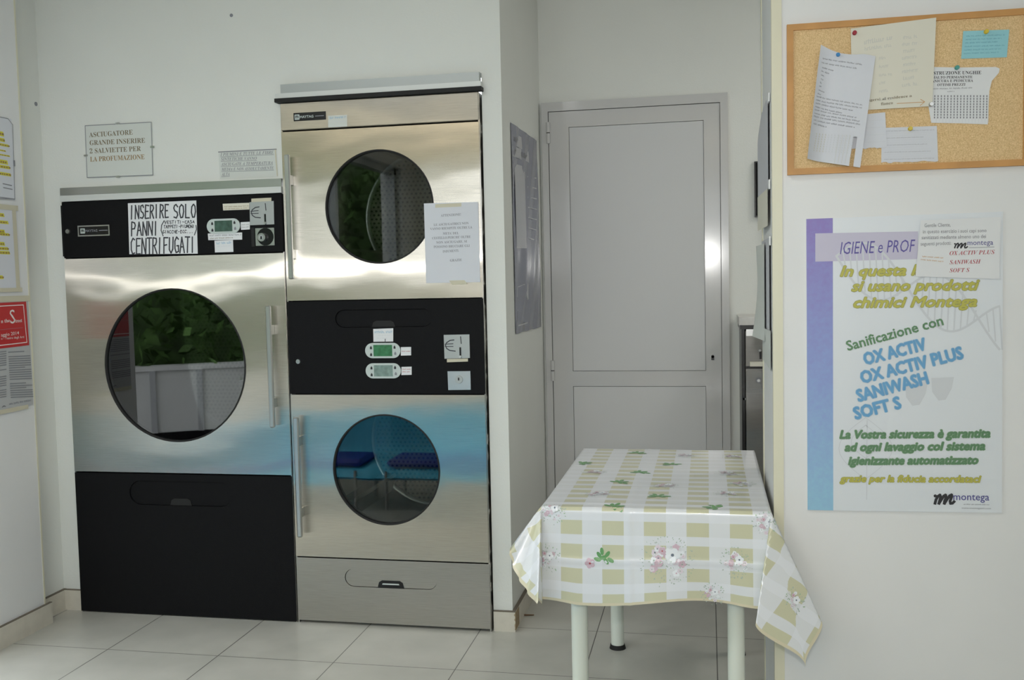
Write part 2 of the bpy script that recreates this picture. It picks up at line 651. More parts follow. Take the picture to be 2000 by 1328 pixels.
def m_floor():
    m, nt, b = new_mat('ceramic_floor_tiles')
    N, L = nt.nodes, nt.links
    tc = N.new('ShaderNodeTexCoord')
    sx = N.new('ShaderNodeSeparateXYZ')
    L.new(tc.outputs['Object'], sx.inputs[0])
    # joints at x = 0.022 + 0.4655 k, y = 3.352 + 0.456 k
    def joint(o, off, per):
        f = math_node(nt, 'FRACT', math_node(nt, 'DIVIDE', math_node(nt, 'SUBTRACT', o, off - 10 * per), per))
        a = math_node(nt, 'ABSOLUTE', math_node(nt, 'SUBTRACT', f, 0.5))
        return math_node(nt, 'GREATER_THAN', a, 0.5 - 0.0018 / per)
    j = math_node(nt, 'MAXIMUM', joint(sx.outputs[0], 0.022, 0.4655), joint(sx.outputs[1], 3.352, 0.456))
    nz = N.new('ShaderNodeTexNoise')
    nz.inputs['Scale'].default_value = 5
    nz.inputs['Detail'].default_value = 8
    L.new(tc.outputs['Object'], nz.inputs['Vector'])
    rp = N.new('ShaderNodeValToRGB')
    rp.color_ramp.elements[0].position, rp.color_ramp.elements[0].color = 0.3, lin((178, 178, 170))
    rp.color_ramp.elements[1].position, rp.color_ramp.elements[1].color = 0.7, lin((192, 191, 183))
    L.new(nz.outputs['Fac'], rp.inputs['Fac'])
    mx = N.new('ShaderNodeMix')
    mx.data_type = 'RGBA'
    L.new(j, mx.inputs[0])
    L.new(rp.outputs['Color'], mx.inputs[6])
    mx.inputs[7].default_value = lin((88, 86, 82))
    L.new(mx.outputs[2], b.inputs['Base Color'])
    b.inputs['Roughness'].default_value = 0.32
    return m


def m_glass(name, tint, ior):
    m, nt, b = new_mat(name)
    N, L = nt.nodes, nt.links
    N.remove(b)
    tr = N.new('ShaderNodeBsdfTransparent')
    tr.inputs[0].default_value = (tint * 0.96, tint, tint * 0.98, 1)
    gl = N.new('ShaderNodeBsdfGlossy')
    gl.inputs['Roughness'].default_value = 0.015
    gl.inputs['Color'].default_value = (1, 1, 1, 1)
    fr = N.new('ShaderNodeFresnel')
    fr.inputs[0].default_value = ior
    mx = N.new('ShaderNodeMixShader')
    L.new(fr.outputs[0], mx.inputs[0])
    L.new(tr.outputs[0], mx.inputs[1])
    L.new(gl.outputs[0], mx.inputs[2])
    L.new(mx.outputs[0], N['Material Output'].inputs[0])
    return m


def m_perf():
    """perforated drum back: round holes on a staggered grid"""
    m, nt, b = new_mat('perforated_drum_sheet')
    N, L = nt.nodes, nt.links
    tc = N.new('ShaderNodeTexCoord')
    sx = N.new('ShaderNodeSeparateXYZ')
    L.new(tc.outputs['Object'], sx.inputs[0])
    per = 0.022
    zr = math_node(nt, 'DIVIDE', sx.outputs[2], per * 0.866)
    row = math_node(nt, 'MODULO', math_node(nt, 'FLOOR', zr), 2.0)
    xr = math_node(nt, 'ADD', math_node(nt, 'DIVIDE', sx.outputs[0], per), math_node(nt, 'MULTIPLY', row, 0.5))
    fx = math_node(nt, 'SUBTRACT', math_node(nt, 'FRACT', math_node(nt, 'ADD', xr, 500.0)), 0.5)
    fz = math_node(nt, 'SUBTRACT', math_node(nt, 'FRACT', zr), 0.5)
    r2 = math_node(nt, 'ADD', math_node(nt, 'MULTIPLY', fx, fx), math_node(nt, 'MULTIPLY', fz, fz))
    hole = math_node(nt, 'LESS_THAN', r2, 0.07)
    mx = N.new('ShaderNodeMix')
    mx.data_type = 'RGBA'
    L.new(hole, mx.inputs[0])
    mx.inputs[6].default_value = lin((168, 164, 152))
    mx.inputs[7].default_value = lin((20, 20, 20))
    L.new(mx.outputs[2], b.inputs['Base Color'])
    b.inputs['Metallic'].default_value = 0.9
    b.inputs['Roughness'].default_value = 0.35
    return m


def m_band(z0, z1):
    """printed side band of the poster: violet at the top to light blue below, mottled"""
    m, nt, b = new_mat('violet_to_blue_print')
    N, L = nt.nodes, nt.links
    tc = N.new('ShaderNodeTexCoord')
    sx = N.new('ShaderNodeSeparateXYZ')
    L.new(tc.outputs['Object'], sx.inputs[0])
    mr = N.new('ShaderNodeMapRange')
    mr.inputs[1].default_value, mr.inputs[2].default_value = z0, z1
    L.new(sx.outputs[2], mr.inputs[0])
    nz = N.new('ShaderNodeTexNoise')
    nz.inputs['Scale'].default_value = 90
    nz.inputs['Detail'].default_value = 4
    L.new(tc.outputs['Object'], nz.inputs['Vector'])
    f = math_node(nt, 'ADD', mr.outputs[0], math_node(nt, 'MULTIPLY', math_node(nt, 'SUBTRACT', nz.outputs['Fac'], 0.5), 0.35))
    rp = N.new('ShaderNodeValToRGB')
    cr = rp.color_ramp
    cr.elements[0].position, cr.elements[0].color = 0.0, lin((150, 196, 222))
    cr.elements[1].position, cr.elements[1].color = 1.0, lin((140, 124, 192))
    e = cr.elements.new(0.45)
    e.color = lin((142, 162, 214))
    L.new(f, rp.inputs['Fac'])
    L.new(rp.outputs['Color'], b.inputs['Base Color'])
    b.inputs['Roughness'].default_value = 0.5
    return m


CORK, FLOORM, PERF = m_cork(), m_floor(), m_perf()
GLASS, GLASS_D = m_glass('tinted_glass', 0.62, 1.6), m_glass('dark_tinted_glass', 0.42, 2.0)

# ------------------------------------------------------------------ room planes
YD, YW, YF, YR = 3.741, 3.765, 4.655, 2.90      # dryer fronts, dryer wall, far wall, wall with the poster
XL, XA, XPIL, XJ = -2.735, -2.79, -0.776, 0.185
TOP = 2.78
pD, pW, pF, pR = Plane('Y', YD), Plane('Y', YW), Plane('Y', YF), Plane('Y', YR)
pL, pP, pJ = Plane('X+', XL), Plane('X+', XPIL), Plane('X-', XJ)


def struct(name, mb, parent=None):
    o = mb.build(name, parent)
    if parent is None:
        o['kind'] = 'structure'
    return o


b = MB(); b.box(-2.95, -1.75, -0.06, 2.75, 4.80, 0.0, FLOORM); struct('floor', b)
b = MB(); b.box(-2.95, -1.75, TOP, 2.75, 4.80, TOP + 0.1, CEIL); struct('ceiling', b)
# dryer wall: openings left for the two machines
b = MB()
BX0, BX1, SX0, SX1, BT, ST = -2.694, -1.688, -1.684, -0.860, 1.835, 2.208
b.box(XA - 0.1, YW, ST, SX1 + 0.006, YW + 0.09, TOP, PLASTER)
wall_back = struct('wall_back', b)
for (xa, xb, za_, zb_) in ((XA - 0.1, BX0 - 0.004, 0, ST), (BX0 - 0.004, SX0 - 0.004, BT, ST)):
    c = MB(); c.box(xa, YW, za_, xb, YW + 0.09, zb_, PLASTER)
    struct('wall_corner' if za_ == 0 else 'wall_lintel', c)
c = MB(); a_, b_ = pW.px(452, 30)
c.disc(pW, a_, b_, 0.007, 0.0, 0.0015, INK_G, 16); c.build('wall_plug', wall_back)
b = MB(); b.box(SX1 + 0.006, YW, 0, XPIL, YF, TOP, PLASTER); struct('wall_middle', b)
b = MB(); b.box(XPIL - 0.1, YF, 0, 2.75, YF + 0.12, TOP, PLASTER); struct('wall_far', b)
b = MB()
b.box(XJ, YR, 0, 2.75, YR + 0.53, TOP, PLASTER_F)
struct('wall_right', b)
b = MB()
b.box(XJ - 0.002, YR - 0.003, 0, XJ + 0.026, YR + 0.02, TOP, CREAM)
struct('trim_1', b)
b = MB()
b.box(XJ - 0.003, YR + 0.50, 0, XJ + 0.01, YR + 0.533, TOP, CREAM)
struct('trim_2', b)
# left stub of wall and the set-back corner
YS, YE = 3.20, 3.565
b = MB()
b.box(-2.95, YS, 0, XL - 0.012, YE, TOP, PLASTER)
b.box(XL - 0.012, YS, 0.075, XL, YE - 0.005, TOP, PLASTER_F)
struct('wall_left', b)
b = MB(); b.box(-2.95, YE, 0, XA, YW, TOP, PLASTER); wlr = struct('wall_left_recess', b)
pA_ = Plane('X+', XA)
c = MB(); a_, b_ = pA_.px(70, 203)
c.disc(pA_, a_, b_, 0.009, 0.0, 0.0015, INK_G, 16); c.build('wall_plug', wlr)
b = MB(); b.box(XL - 0.012, YE - 0.005, 0.085, XL + 0.001, YE + 0.004, TOP, CREAM); struct('trim_3', b)
# skirtings
b = MB()
b.box(XL, YS, 0, XL + 0.012, YE + 0.03, 0.088, SKIRT)
b.box(XL - 0.05, YE + 0.004, 0, XL, YE + 0.03, 0.088, SKIRT)
b.box(XL, YS, 0.088, XL + 0.012, YE + 0.03, 0.091, JOINT_SHADE)
struct('baseboard_left', b)
b = MB()
b.box(XA, YE + 0.03, 0, XA + 0.012, YW, 0.088, SKIRT)
b.box(XA, YE + 0.03, 0.088, XA + 0.012, YW, 0.092, JOINT_SHADE)
struct('baseboard_recess', b)
b = MB()
b.box(XA + 0.012, YW - 0.012, 0, BX0 - 0.006, YW, 0.088, SKIRT)
b.box(XA + 0.012, YW - 0.012, 0.088, BX0 - 0.006, YW, 0.091, JOINT_SHADE)
struct('baseboard_back', b)
b = MB()
b.box(SX1 + 0.008, YW - 0.012, 0, XPIL + 0.012, YW, 0.080, SKIRT)
b.box(XPIL, YW, 0, XPIL + 0.012, YF, 0.080, SKIRT)
b.box(SX1 + 0.008, YW - 0.0115, 0.080, XPIL + 0.012, YW, 0.084, JOINT_SHADE)
b.box(XPIL, YW, 0.080, XPIL + 0.0115, YF, 0.086, JOINT_SHADE)  # shadow along the skirting top, painted as a dark strip
bb = struct('baseboard_middle', b)
b = MB()
rnd = random.Random(3)
pts = []
for i in range(12):
    z = 0.004 + i * 0.0066
    pts.append((XPIL + 0.013 - rnd.uniform(0.0, 0.006), z))
pl_ = Plane('Y', YW - 0.0118)
b.poly(pl_, [(XPIL + 0.0135, 0.004)] + pts[1:-1] + [(XPIL + 0.0135, 0.078)], 0.0006, CHIP)
b.box(XPIL + 0.0119, YW - 0.011, 0.006, XPIL + 0.0128, YW + 0.07, 0.078, CHIP)
o = b.build('broken_edge', bb); o['label'] = 'chipped brown corner of the skirting'
# shell outside the picture
b = MB(); b.box(2.65, -1.75, 0, 2.75, 4.80, TOP, PLASTER); struct('wall_side', b)
b = MB()
b.box(-2.95, -1.75, 2.45, 2.75, -1.65, TOP, PLASTER)
b.box(-2.95, -1.75, 0, -2.30, -1.65, 2.45, PLASTER)
b.box(-2.30, -1.75, 0, 2.00, -1.65, 1.45, PLASTER)  # sill height shaped to hold back low daylight and dim the lower steel
b.box(2.00, -1.75, 0, 2.75, -1.65, 2.45, PLASTER)
struct('wall_rear', b)
w1 = MB()
for x in (-2.27, -0.85, 0.57, 1.97):
    w1.box(x - 0.028, -1.73, 1.45, x + 0.028, -1.67, 2.45, ALU_W)
w1.box(-2.3, -1.73, 2.39, 2.0, -1.67, 2.45, ALU_W)
w1.box(-2.3, -1.73, 1.45, 2.0, -1.67, 1.51, ALU_W)
struct('added_window', w1)  # unseen rear glazing, added to bring daylight onto far and right walls
b = MB()
b.box(-2.95, -1.65, 2.45, -2.75, YS, TOP, PLASTER)
b.box(-2.95, -1.65, 0, -2.75, -1.20, 2.45, PLASTER)
b.box(-2.95, -1.20, 0, -2.75, 1.72, 0.80, PLASTER)  # unseen sill, added to cut low daylight on the right wall
struct('wall_front', b)
w1 = MB()
for y in (-1.17, 0.3, 1.75, YS - 0.03):
    w1.box(-2.88, y - 0.028, 0, -2.80, y + 0.028, 2.45, ALU_W)
w1.box(-2.88, -1.2, 2.39, -2.80, YS, 2.45, ALU_W)
w1.box(-2.88, -1.2, 0.80, -2.80, 1.75, 0.86, ALU_W)
struct('window_1', w1)

# ------------------------------------------------------------------ door in the far wall
dr = MB()
fd = 0.03
L0, T0 = -0.729, 2.190
R0 = 0.061
dr.rect(pF, XPIL + 0.013, 0, L0 - 0.003, 2.235, 0, fd, DOORW)
dr.rect(pF, R0 + 0.003, 0, 0.098, 2.235, 0, fd, DOORW)
dr.rect(pF, L0 - 0.003, T0 + 0.003, R0 + 0.003, 2.235, 0, fd, DOORW)
dr.rect(pF, L0 - 0.003, 0.0, R0 + 0.003, T0 + 0.003, 0, 0.006, DOORL)
door = struct('door_1', dr)
lf = MB()
pu = P4(pF, (1112, 250), (1376, 240), (1373, 724), (1113, 724), (1114, 753))
u0, u1, ub, ut, lt = pu[0][0], pu[1][0] - 0.004, pu[3][1], pu[0][1], pu[4][1]
d1 = 0.026
lf.rect(pF, L0, 0.01, u0, T0, 0.006, d1, DOORW)
lf.rect(pF, u1, 0.01, R0, T0, 0.006, d1, DOORW)
lf.rect(pF, u0, ut, u1, T0, 0.006, d1, DOORW)
lf.rect(pF, u0, lt, u1, ub, 0.006, d1, DOORW)
lf.rect(pF, u0, 0.01, u1, 0.12, 0.006, d1, DOORW)
leaf = lf.build('door_leaf', door)
pn = MB()
pn.rect(pF, u0 + 0.002, ub + 0.002, u1 - 0.002, ut - 0.002, 0.006, 0.0235, DOORP)
pn.build('upper_panel', leaf)
pn = MB()
pn.rect(pF, u0 + 0.002, 0.122, u1 - 0.002, lt - 0.002, 0.006, 0.0235, DOORP)
pn.build('lower_panel', leaf)
for yy in ((241, 282), (703, 742)):
    h = MB()
    a0, z1 = pF.px(1076 if yy[0] < 400 else 1085, yy[0]); _, z0 = pF.px(1076, yy[1])
    zm = (z0 + z1) / 2
    h.tube(pF.pt(L0 - 0.002, z0, 0.034), pF.pt(L0 - 0.002, zm - 0.002, 0.034), 0.009, 0.009, DOORW, 12)
    h.tube(pF.pt(L0 - 0.002, zm + 0.002, 0.034), pF.pt(L0 - 0.002, z1, 0.034), 0.009, 0.009, DOORW, 12)
    h.tube(pF.pt(L0 - 0.002, zm - 0.002, 0.034), pF.pt(L0 - 0.002, zm + 0.002, 0.034), 0.0085, 0.0085, GASKET, 12)
    h.build('hinge', door)
k = MB(); a0, b0 = pF.px(1392, 695)
k.prism(pF, stadium(a0, b0, 0.014, 0.0139), d1, d1 + 0.003, BLACKG)
k.rect(pF, a0 - 0.0065, b0 - 0.017, a0 + 0.0065, b0 + 0.002, d1, d1 + 0.003, BLACKG)
k.build('keyhole', leaf)

# ------------------------------------------------------------------ dryers
def drum_for(parent, ca, cb, rg, R, depth):
    d = MB()
    d.lathe(pD, ca, cb, [(rg + 0.012, -0.050), (rg + 0.03, -0.085), (R, -0.10), (R, -depth), (R - 0.03, -depth - 0.012)], DRUMM)
    d.lathe(pD, ca, cb, [(R - 0.012, -depth + 0.004), (R - 0.02, -depth - 0.001), (R - 0.035, -depth + 0.004)], ALU)
    o = d.build('drum', parent)
    k = MB()
    k.lathe(pD, ca, cb, [(R - 0.03, -depth - 0.005), (0.06, -depth - 0.012), (0.001, -depth - 0.012)], PERF)
    k.build('drum_back', o)
    for i in range(3):
        t = math.radians(100 + 120 * i)
        k = MB()
        ux, uz = math.cos(t), math.sin(t)
        V = []
        for dd in (-0.13, -depth + 0.02):
            for (rr, ww) in ((R - 0.001, -0.05), (R - 0.075, -0.008), (R - 0.075, 0.008), (R - 0.001, 0.05)):
                V.append(pD.pt(ca + ux * rr - uz * ww, cb + uz * rr + ux * ww, dd))
        k.add(V, [(0, 1, 5, 4), (1, 2, 6, 5), (2, 3, 7, 6), (0, 3, 2, 1), (4, 5, 6, 7)], DRUMM)
        k.build('baffle', o)
    return o


def round_door(parent, a0, b0, a1, b1, ca, cb, rg, mat, name='door', glass=GLASS):
    d = MB()
    d.plate_hole(pD, a0, b0, a1, b1, ca, cb, circle(ca, cb, rg), -0.045, 0.0, mat, GASKET)
    o = d.build(name, parent)
    o.data.update()
    g = MB()
    g.lathe(pD, ca, cb, [(rg + 0.004, -0.004), (rg + 0.001, 0.0035), (rg - 0.004, 0.002), (rg - 0.005, -0.010)], GASKET)
    g.build('gasket', o)
    g = MB()
    g.disc(pD, ca, cb, rg - 0.003, -0.014, -0.008, glass, 72)
    g.build('door_glass', o)
    return o


def bar_handle(parent, ptop, pbot, side):
    """flat vertical bar on two square stand-offs"""
    off = 0.036
    t = atY(*ptop, YD - off); e = atY(*pbot, YD - off)
    h = MB()
    x = (t.x + e.x) / 2
    h.rbox(x - 0.0105, YD - off - 0.008, e.z, x + 0.0105, YD - off + 0.008, t.z, ALU, 0.004)
    o = h.build('handle', parent)
    for z in (t.z - 0.10, e.z + 0.10):
        s = MB()
        s.rbox(x - 0.008, YD - off + 0.007, z - 0.02, x + 0.008, YD, z + 0.02, ALU, 0.002)
        s.build('standoff', o)
    return o


def pull_panel(parent, name, a0, b0, a1, b1, st, mat, notch, matback=None):
    """front panel with a long rounded finger recess; st = stadium (ca, cb, w, h), notch = (w, h)"""
    ca, cb, w, h = st
    d = MB()
    d.plate_hole(pD, a0, b0, a1, b1, ca, cb, stadium(ca, cb, w, h), -0.02, 0.0, mat)
    o = d.build(name, parent)
    r = MB()
    r.prism(pD, stadium(ca, cb, w - 0.003, h - 0.003), -0.02, -0.006, matback or mat)
    ro = r.build('pull_recess', o)
    n = MB()
    zb = cb - h / 2
    n.prism(pD, [(ca - notch[0] / 2, zb + 0.001), (ca + notch[0] / 2, zb + 0.001), (ca + notch[0] / 2 - 0.006, zb + notch[1] * 0.75),
                 (ca + notch[0] / 2 - 0.018, zb + notch[1]), (ca - notch[0] / 2 + 0.018, zb + notch[1]), (ca - notch[0] / 2 + 0.006, zb + notch[1] * 0.75)],
            -0.006, -0.003, BLACKG if matback else GASKET)
    if matback:
        n.prism(pD, [(ca - notch[0] * 0.33, zb + notch[1] * 0.45), (ca + notch[0] * 0.33, zb + notch[1] * 0.45),
                     (ca + notch[0] * 0.3, zb + notch[1] * 0.62), (ca - notch[0] * 0.3, zb + notch[1] * 0.62)], -0.003, -0.001, DISP)
    n.build('finger_grip', ro)
    return o


def cabinet(parent, a0, a1, z1, depth=1.0):
    c = MB()
    y0, y1, t = YD + 0.046, YD + depth, 0.004
    y1 = YF - 0.03
    c.box(a0, y0, 0.02, a0 + t, y1, z1, DARKIN)
    c.box(a1 - t, y0, 0.02, a1, y1, z1, DARKIN)
    c.box(a0 + t, y0, z1 - t, a1 - t, y1, z1, DARKIN)
    c.box(a0 + t, y0, 0.02, a1 - t, y1, 0.02 + t, DARKIN)
    c.box(a0 + t, y1 - t, 0.024, a1 - t, y1, z1 - t, DARKIN)
    # edge returns beside the fronts
    c.box(a0, YD + 0.004, 0.0, a0 + 0.006, y0, z1, STEEL_P)
    c.box(a1 - 0.006, YD + 0.004, 0.0, a1, y0, z1, STEEL_P)
    c.box(a0 + 0.006, YD + 0.03, 0.0, a1 - 0.006, YD + 0.045, 0.03, BLACKG)
    return c.build('cabinet', parent)


def bulkhead(parent, a0, b0, a1, b1, ca, cb, rg):
    d = MB()
    d.plate_hole(pD, a0, b0, a1, b1, ca, cb, circle(ca, cb, rg + 0.012), -0.052, -0.047, DARKIN)
    return d.build('bulkhead', parent)


def display(parent, c, w, h, lcd, tilt=0.0):
    ca, cb = pD.px(*c)
    d = MB()
    d.prism(pD, stadium(ca, cb, w, h, 14), 0.0, 0.004, DISP)
    o = d.build('display', parent)
    s = MB()
    s.rect(pD, ca - w * 0.26, cb - h * 0.37, ca + w * 0.27, cb + h * 0.37, 0.004, 0.0048, lcd)
    s.build('screen', o)
    for (dx, dz, m_) in ((-0.33, 0.18, INK), (-0.33, -0.27, INK), (0.34, 0.2, INK), (0.355, -0.2, INK_G)):
        s = MB()
        s.prism(pD, [(ca + dx * w - 0.004, cb + dz * h - 0.005), (ca + dx * w + 0.004, cb + dz * h - 0.005), (ca + dx * w + 0.004, cb + dz * h + 0.002), (ca + dx * w, cb + dz * h + 0.008), (ca + dx * w - 0.004, cb + dz * h + 0.002)], 0.004, 0.0055, m_)
        s.build('button', o)
    return o


def sticker(parent, quad, lines, mat=PAPER, name='sticker', d=0.0006, print_=None, label=None):
    s = MB()
    q = P4(pD, *quad)
    s.prism(pD, q, 0.0, d, mat)
    for i, (p0, p1, h, m_) in enumerate(lines):
        scribble(s, pD, p0, p1, h, d + 0.0002, m_, seed=i + 11)
    if print_:
        print_(s)
    o = s.build(name, parent)
    if label:
        o['label'] = label
    return o


def brand_plate(parent, quad, border, d=0.002):
    q = P4(pD, *quad)                                     # TL TR BR BL
    a0, b1 = q[0]; a1, b0 = q[2]
    s = MB()
    s.rect(pD, a0, b0, a1, b1, 0, d, BLACKG)
    w, h = a1 - a0, b1 - b0
    if border:
        s.frame(pD, a0, b0, a1, b1, h * 0.11, d, d + 0.0006, ALU)
    lx0, lz0, ls = a0 + w * (0.085 if border else 0.035), b0 + h * (0.27 if border else 0.17), h * (0.46 if border else 0.62)
    s.rect(pD, lx0, lz0, lx0 + ls, lz0 + ls, d, d + 0.0008, DISP)
    s.text(pD, 'm', (lx0 + ls * 0.18, lz0 + ls * 0.28), (lx0 + ls * 0.82, lz0 + ls * 0.28), ls * 0.75, d + 0.001, BLACKG, 0, 0.03)
    tx = lx0 + ls * 1.12
    s.text(pD, 'MAYTAG', (tx, lz0 + ls * 0.26), (a0 + w * 0.62, lz0 + ls * 0.26), ls * 0.48, d + 0.0008, INK_G if border else DISP, 0, 0.02)
    s.rect(pD, a0 + w * 0.67, lz0 + ls * 0.42, a0 + w * 0.94, lz0 + ls * 0.58, d, d + 0.0006, INK_G)
    return s.build('brand_plate', parent)


def coin_slot(parent, quad, tagquad, top):
    q = P4(pD, *quad)
    a0, b1 = q[0]; a1, b0 = q[2]
    s = MB()
    w, h = a1 - a0, b1 - b0
    s.prism(pD, q, 0, 0.003, ALU_W)
    t = 0.0032
    # euro sign in pen
    s.stroke(pD, [(a0 + w * x, b0 + h * z) for x, z in ((.40, .78), (.24, .76), (.10, .66), (.06, .55), (.10, .42), (.22, .33), (.44, .30))], 0.004, t, INK_M)
    s.stroke(pD, [(a0 + w * x, b0 + h * z) for x, z in ((.04, .60), (.36, .62))], 0.003, t + 0.0002, INK_M)
    s.stroke(pD, [(a0 + w * x, b0 + h * z) for x, z in ((.04, .50), (.36, .50))], 0.003, t + 0.0002, INK_M)
    o = s.build('coin_slot', parent)
    k = MB()
    k.rect(pD, a0 + w * .60, b0 + h * .12, a0 + w * .67, b0 + h * .46, 0.003, 0.0036, BLACKG)
    k.stroke(pD, [(a0 + w * .66, b0 + h * .92), (a0 + w * .68, b0 + h * .62)], 0.0035, 0.0036, INK)
    k.build('slot_opening', o)
    k = MB()
    k.tube(pD.pt(a0 + w * .64, b0 + h * .06, 0.003), pD.pt(a0 + w * .64, b0 + h * .06, 0.010), 0.006, 0.005, ALU, 14)
    k.build('return_button', o)
    sticker(parent, tagquad, [], TAPE, 'tape_label')
    return o


# --- wide single dryer
big = empty('tumble_dryer', (-2.19, YD + 0.4, 0))
tag(big, 'wide single tumble dryer with large round window, black top panel and black base', 'tumble dryer')
cabinet(big, BX0, BX1, 1.775)
cB = (-2.198, 1.075, 0.322)
bulkhead(big, BX0 + 0.006, 0.62, BX1 - 0.006, 1.53, *cB)
drum_for(big, *cB, 0.44, 0.76)
# control panel
cpn = MB(); cpn.rbox(BX0, YD, 1.5365, BX1, YD + 0.045, 1.775, BLACK, 0.003)
cpn.rect(pD, BX0 - 0.012, 1.545, BX0, 1.762, -0.03, -0.012, BLACK)
cpn_b = cpn.build('control_panel', big)
door_b = round_door(big, BX0 + 0.002, 0.619, BX1 - 0.002, 1.533, *cB, STEEL_BIG, 'door', GLASS_D)
bar_handle(door_b, (523, 597), (533, 835), 1)
pull_panel(big, 'lower_panel', BX0 + 0.002, 0.004, BX1 - 0.002, 0.613,
           (*pD.px(352, 964), 0.475, 0.105), BLACK, (0.10, 0.03))
t_ = MB()
t_.rect(pD, BX0, 1.801, BX1, 1.834, -0.024, 0.004, ALU)
t_.rect(pD, BX0, 1.776, BX1, 1.801, -0.024, 0.008, ALU_L)
t_.build('top_flashing', big)
lk = MB(); a0, b0 = pD.px(133, 452)
lk.tube(pD.pt(a0, b0, 0), pD.pt(a0, b0, 0.006), 0.011, 0.009, ALU, 18); lk.build('lock', cpn_b)
brand_plate(cpn_b, ((152, 441), (214, 438), (215, 460), (154, 462)), True)
display(cpn_b, (437, 441.5), 0.148, 0.060, LCD_D)
sticker(cpn_b, ((435, 398), (487, 396), (487, 409), (436, 411)), [((438, 405), (486, 403), 2.2, INK_OC), ((438, 409), (486, 407), 2.0, INK_OC)], PAPER_C)
sticker(cpn_b, ((470, 434), (488, 433), (488, 448), (471, 449)), [((472, 440), (487, 439), 2.2, INK_G), ((472, 445), (487, 444), 2.2, INK_G)])
sticker(cpn_b, ((406, 456), (473, 454), (473, 468), (407, 469)), [((409, 461.5), (471, 459.5), 3, INK_G), ((410, 467), (455, 465), 2.6, INK_BR)])
sticker(cpn_b, ((419, 470), (455, 468.5), (456, 492), (420, 493)), [], PAPER,
        print_=lambda s: (scribble(s, pD, (423, 477), (452, 475.5), 4.5, 0.0009, LCYAN, seed=31), scribble(s, pD, (424, 482), (450, 481), 1.8, 0.0008, GHOST, seed=5)))
coin_slot(cpn_b, ((488, 395), (535, 392.5), (536, 438), (489, 440)), ((491, 388), (530, 386), (530, 393), (491, 395)), True)
# coin box opening with key lock
kb = MB()
q = P4(pD, (499, 446), (536, 445), (537, 479), (500, 480))
a0, b1 = q[0]; a1, b0 = q[2]
ca, cb = (a0 + a1) / 2 + 0.002, (b0 + b1) / 2
kb.plate_hole(pD, a0, b0, a1, b1, ca, cb, circle(ca, cb, 0.036, 40), 0.0, 0.003, ALU)
kob = kb.build('lock_plate', cpn_b)
kb = MB(); kb.disc(pD, ca, cb, 0.036, 0.0, 0.0008, BLACKG, 40); kb.build('lock_well', kob)
kb = MB(); kb.tube(pD.pt(ca - 0.012, cb - 0.002, 0.0008), pD.pt(ca - 0.012, cb - 0.002, 0.016), 0.019, 0.017, ALU, 28)
kb.tube(pD.pt(ca - 0.012, cb - 0.002, 0.016), pD.pt(ca - 0.012, cb - 0.002, 0.017), 0.010, 0.010, ALU_W, 20)
kb.rect(pD, ca - 0.015, cb - 0.010, ca - 0.009, cb + 0.002, 0.017, 0.0175, BLACKG)
kb.build('key_lock', kob)
kb = MB()
kb.rect(pD, a0 - 0.018, b0 - 0.003, a0 - 0.004, b1 + 0.003, 0, 0.004, GASKET)
kb.build('latch', cpn_b)

# --- stacked dryer
sm = empty('stacked_tumble_dryer', (-1.27, YD + 0.4, 0))
tag(sm, 'narrow stacked double tumble dryer with two round windows and silver drawer front', 'tumble dryer')
cabinet(sm, SX0, SX1, 2.13)
cU, cLo = (-1.278, 1.705, 0.224), (-1.281, 0.648, 0.2245)
bulkhead(sm, SX0 + 0.006, 1.345, SX1 - 0.006, 2.01, *cU)
bulkhead(sm, SX0 + 0.006, 0.285, SX1 - 0.006, 0.945, *cLo)
drum_for(sm, *cU, 0.325, 0.72)
drum_for(sm, *cLo, 0.325, 0.72)
hd = MB(); hd.rbox(SX0 + 0.002, YD, 2.024, SX1 - 0.002, YD + 0.045, 2.134, STEEL_P, 0.003)
hd_o = hd.build('header_panel', sm)
brand_plate(hd_o, ((573.5, 221), (636, 218), (637, 233.5), (574.5, 237.5)), False)
sticker(hd_o, ((641, 226), (678, 224), (678, 247), (641, 249)), [], PAPER_G,
        print_=lambda s: (scribble(s, pD, (644, 232.5), (675, 230.5), 4.5, 0.0009, LCYAN, seed=32), scribble(s, pD, (649, 239), (672, 238), 1.8, 0.0008, GHOST, seed=8)))
dU = round_door(sm, SX0 + 0.002, 1.338, SX1 - 0.004, 2.018, *cU, STEEL_S, 'upper_door')
bar_handle(dU, (560, 302), (569.5, 545), 1)
dL = round_door(sm, SX0 + 0.002, 0.281, SX1 - 0.004, 0.953, *cLo, STEEL_S, 'lower_door')
bar_handle(dL, (577, 815), (587, 1049), 1)
cps = pull_panel(sm, 'control_panel', SX0 + 0.002, 0.957, SX1 - 0.002, 1.334,
                 (*pD.px(748, 621.5), 0.405, 0.072), BLACK, (0.098, 0.026))
dw = pull_panel(sm, 'drawer_front', SX0 + 0.002, 0.012, SX1 - 0.002, 0.276,
                (*pD.px(762.5, 1131.5), 0.392, 0.074), STEEL_P, (0.112, 0.030), STEEL_P)
t_ = MB()
t_.rect(pD, SX0 + 0.008, 2.168, SX1 + 0.004, 2.207, -0.024, 0.006, ALU_W)
t_.rect(pD, SX0 - 0.012, 2.150, SX1 + 0.012, 2.170, -0.022, 0.016, ALU_L)
t_.rect(pD, SX0 - 0.014, 2.135, SX1 + 0.014, 2.150, -0.022, 0.020, GASKET)
t_.build('top_cap', sm)
lk = MB(); a0, b0 = pD.px(583, 706)
lk.tube(pD.pt(a0, b0, 0), pD.pt(a0, b0, 0.006), 0.011, 0.009, ALU, 18); lk.build('lock', cps)
display(cps, (748, 684.5), 0.148, 0.061, LCD_G)
display(cps, (749, 724), 0.148, 0.061, LCD_P)
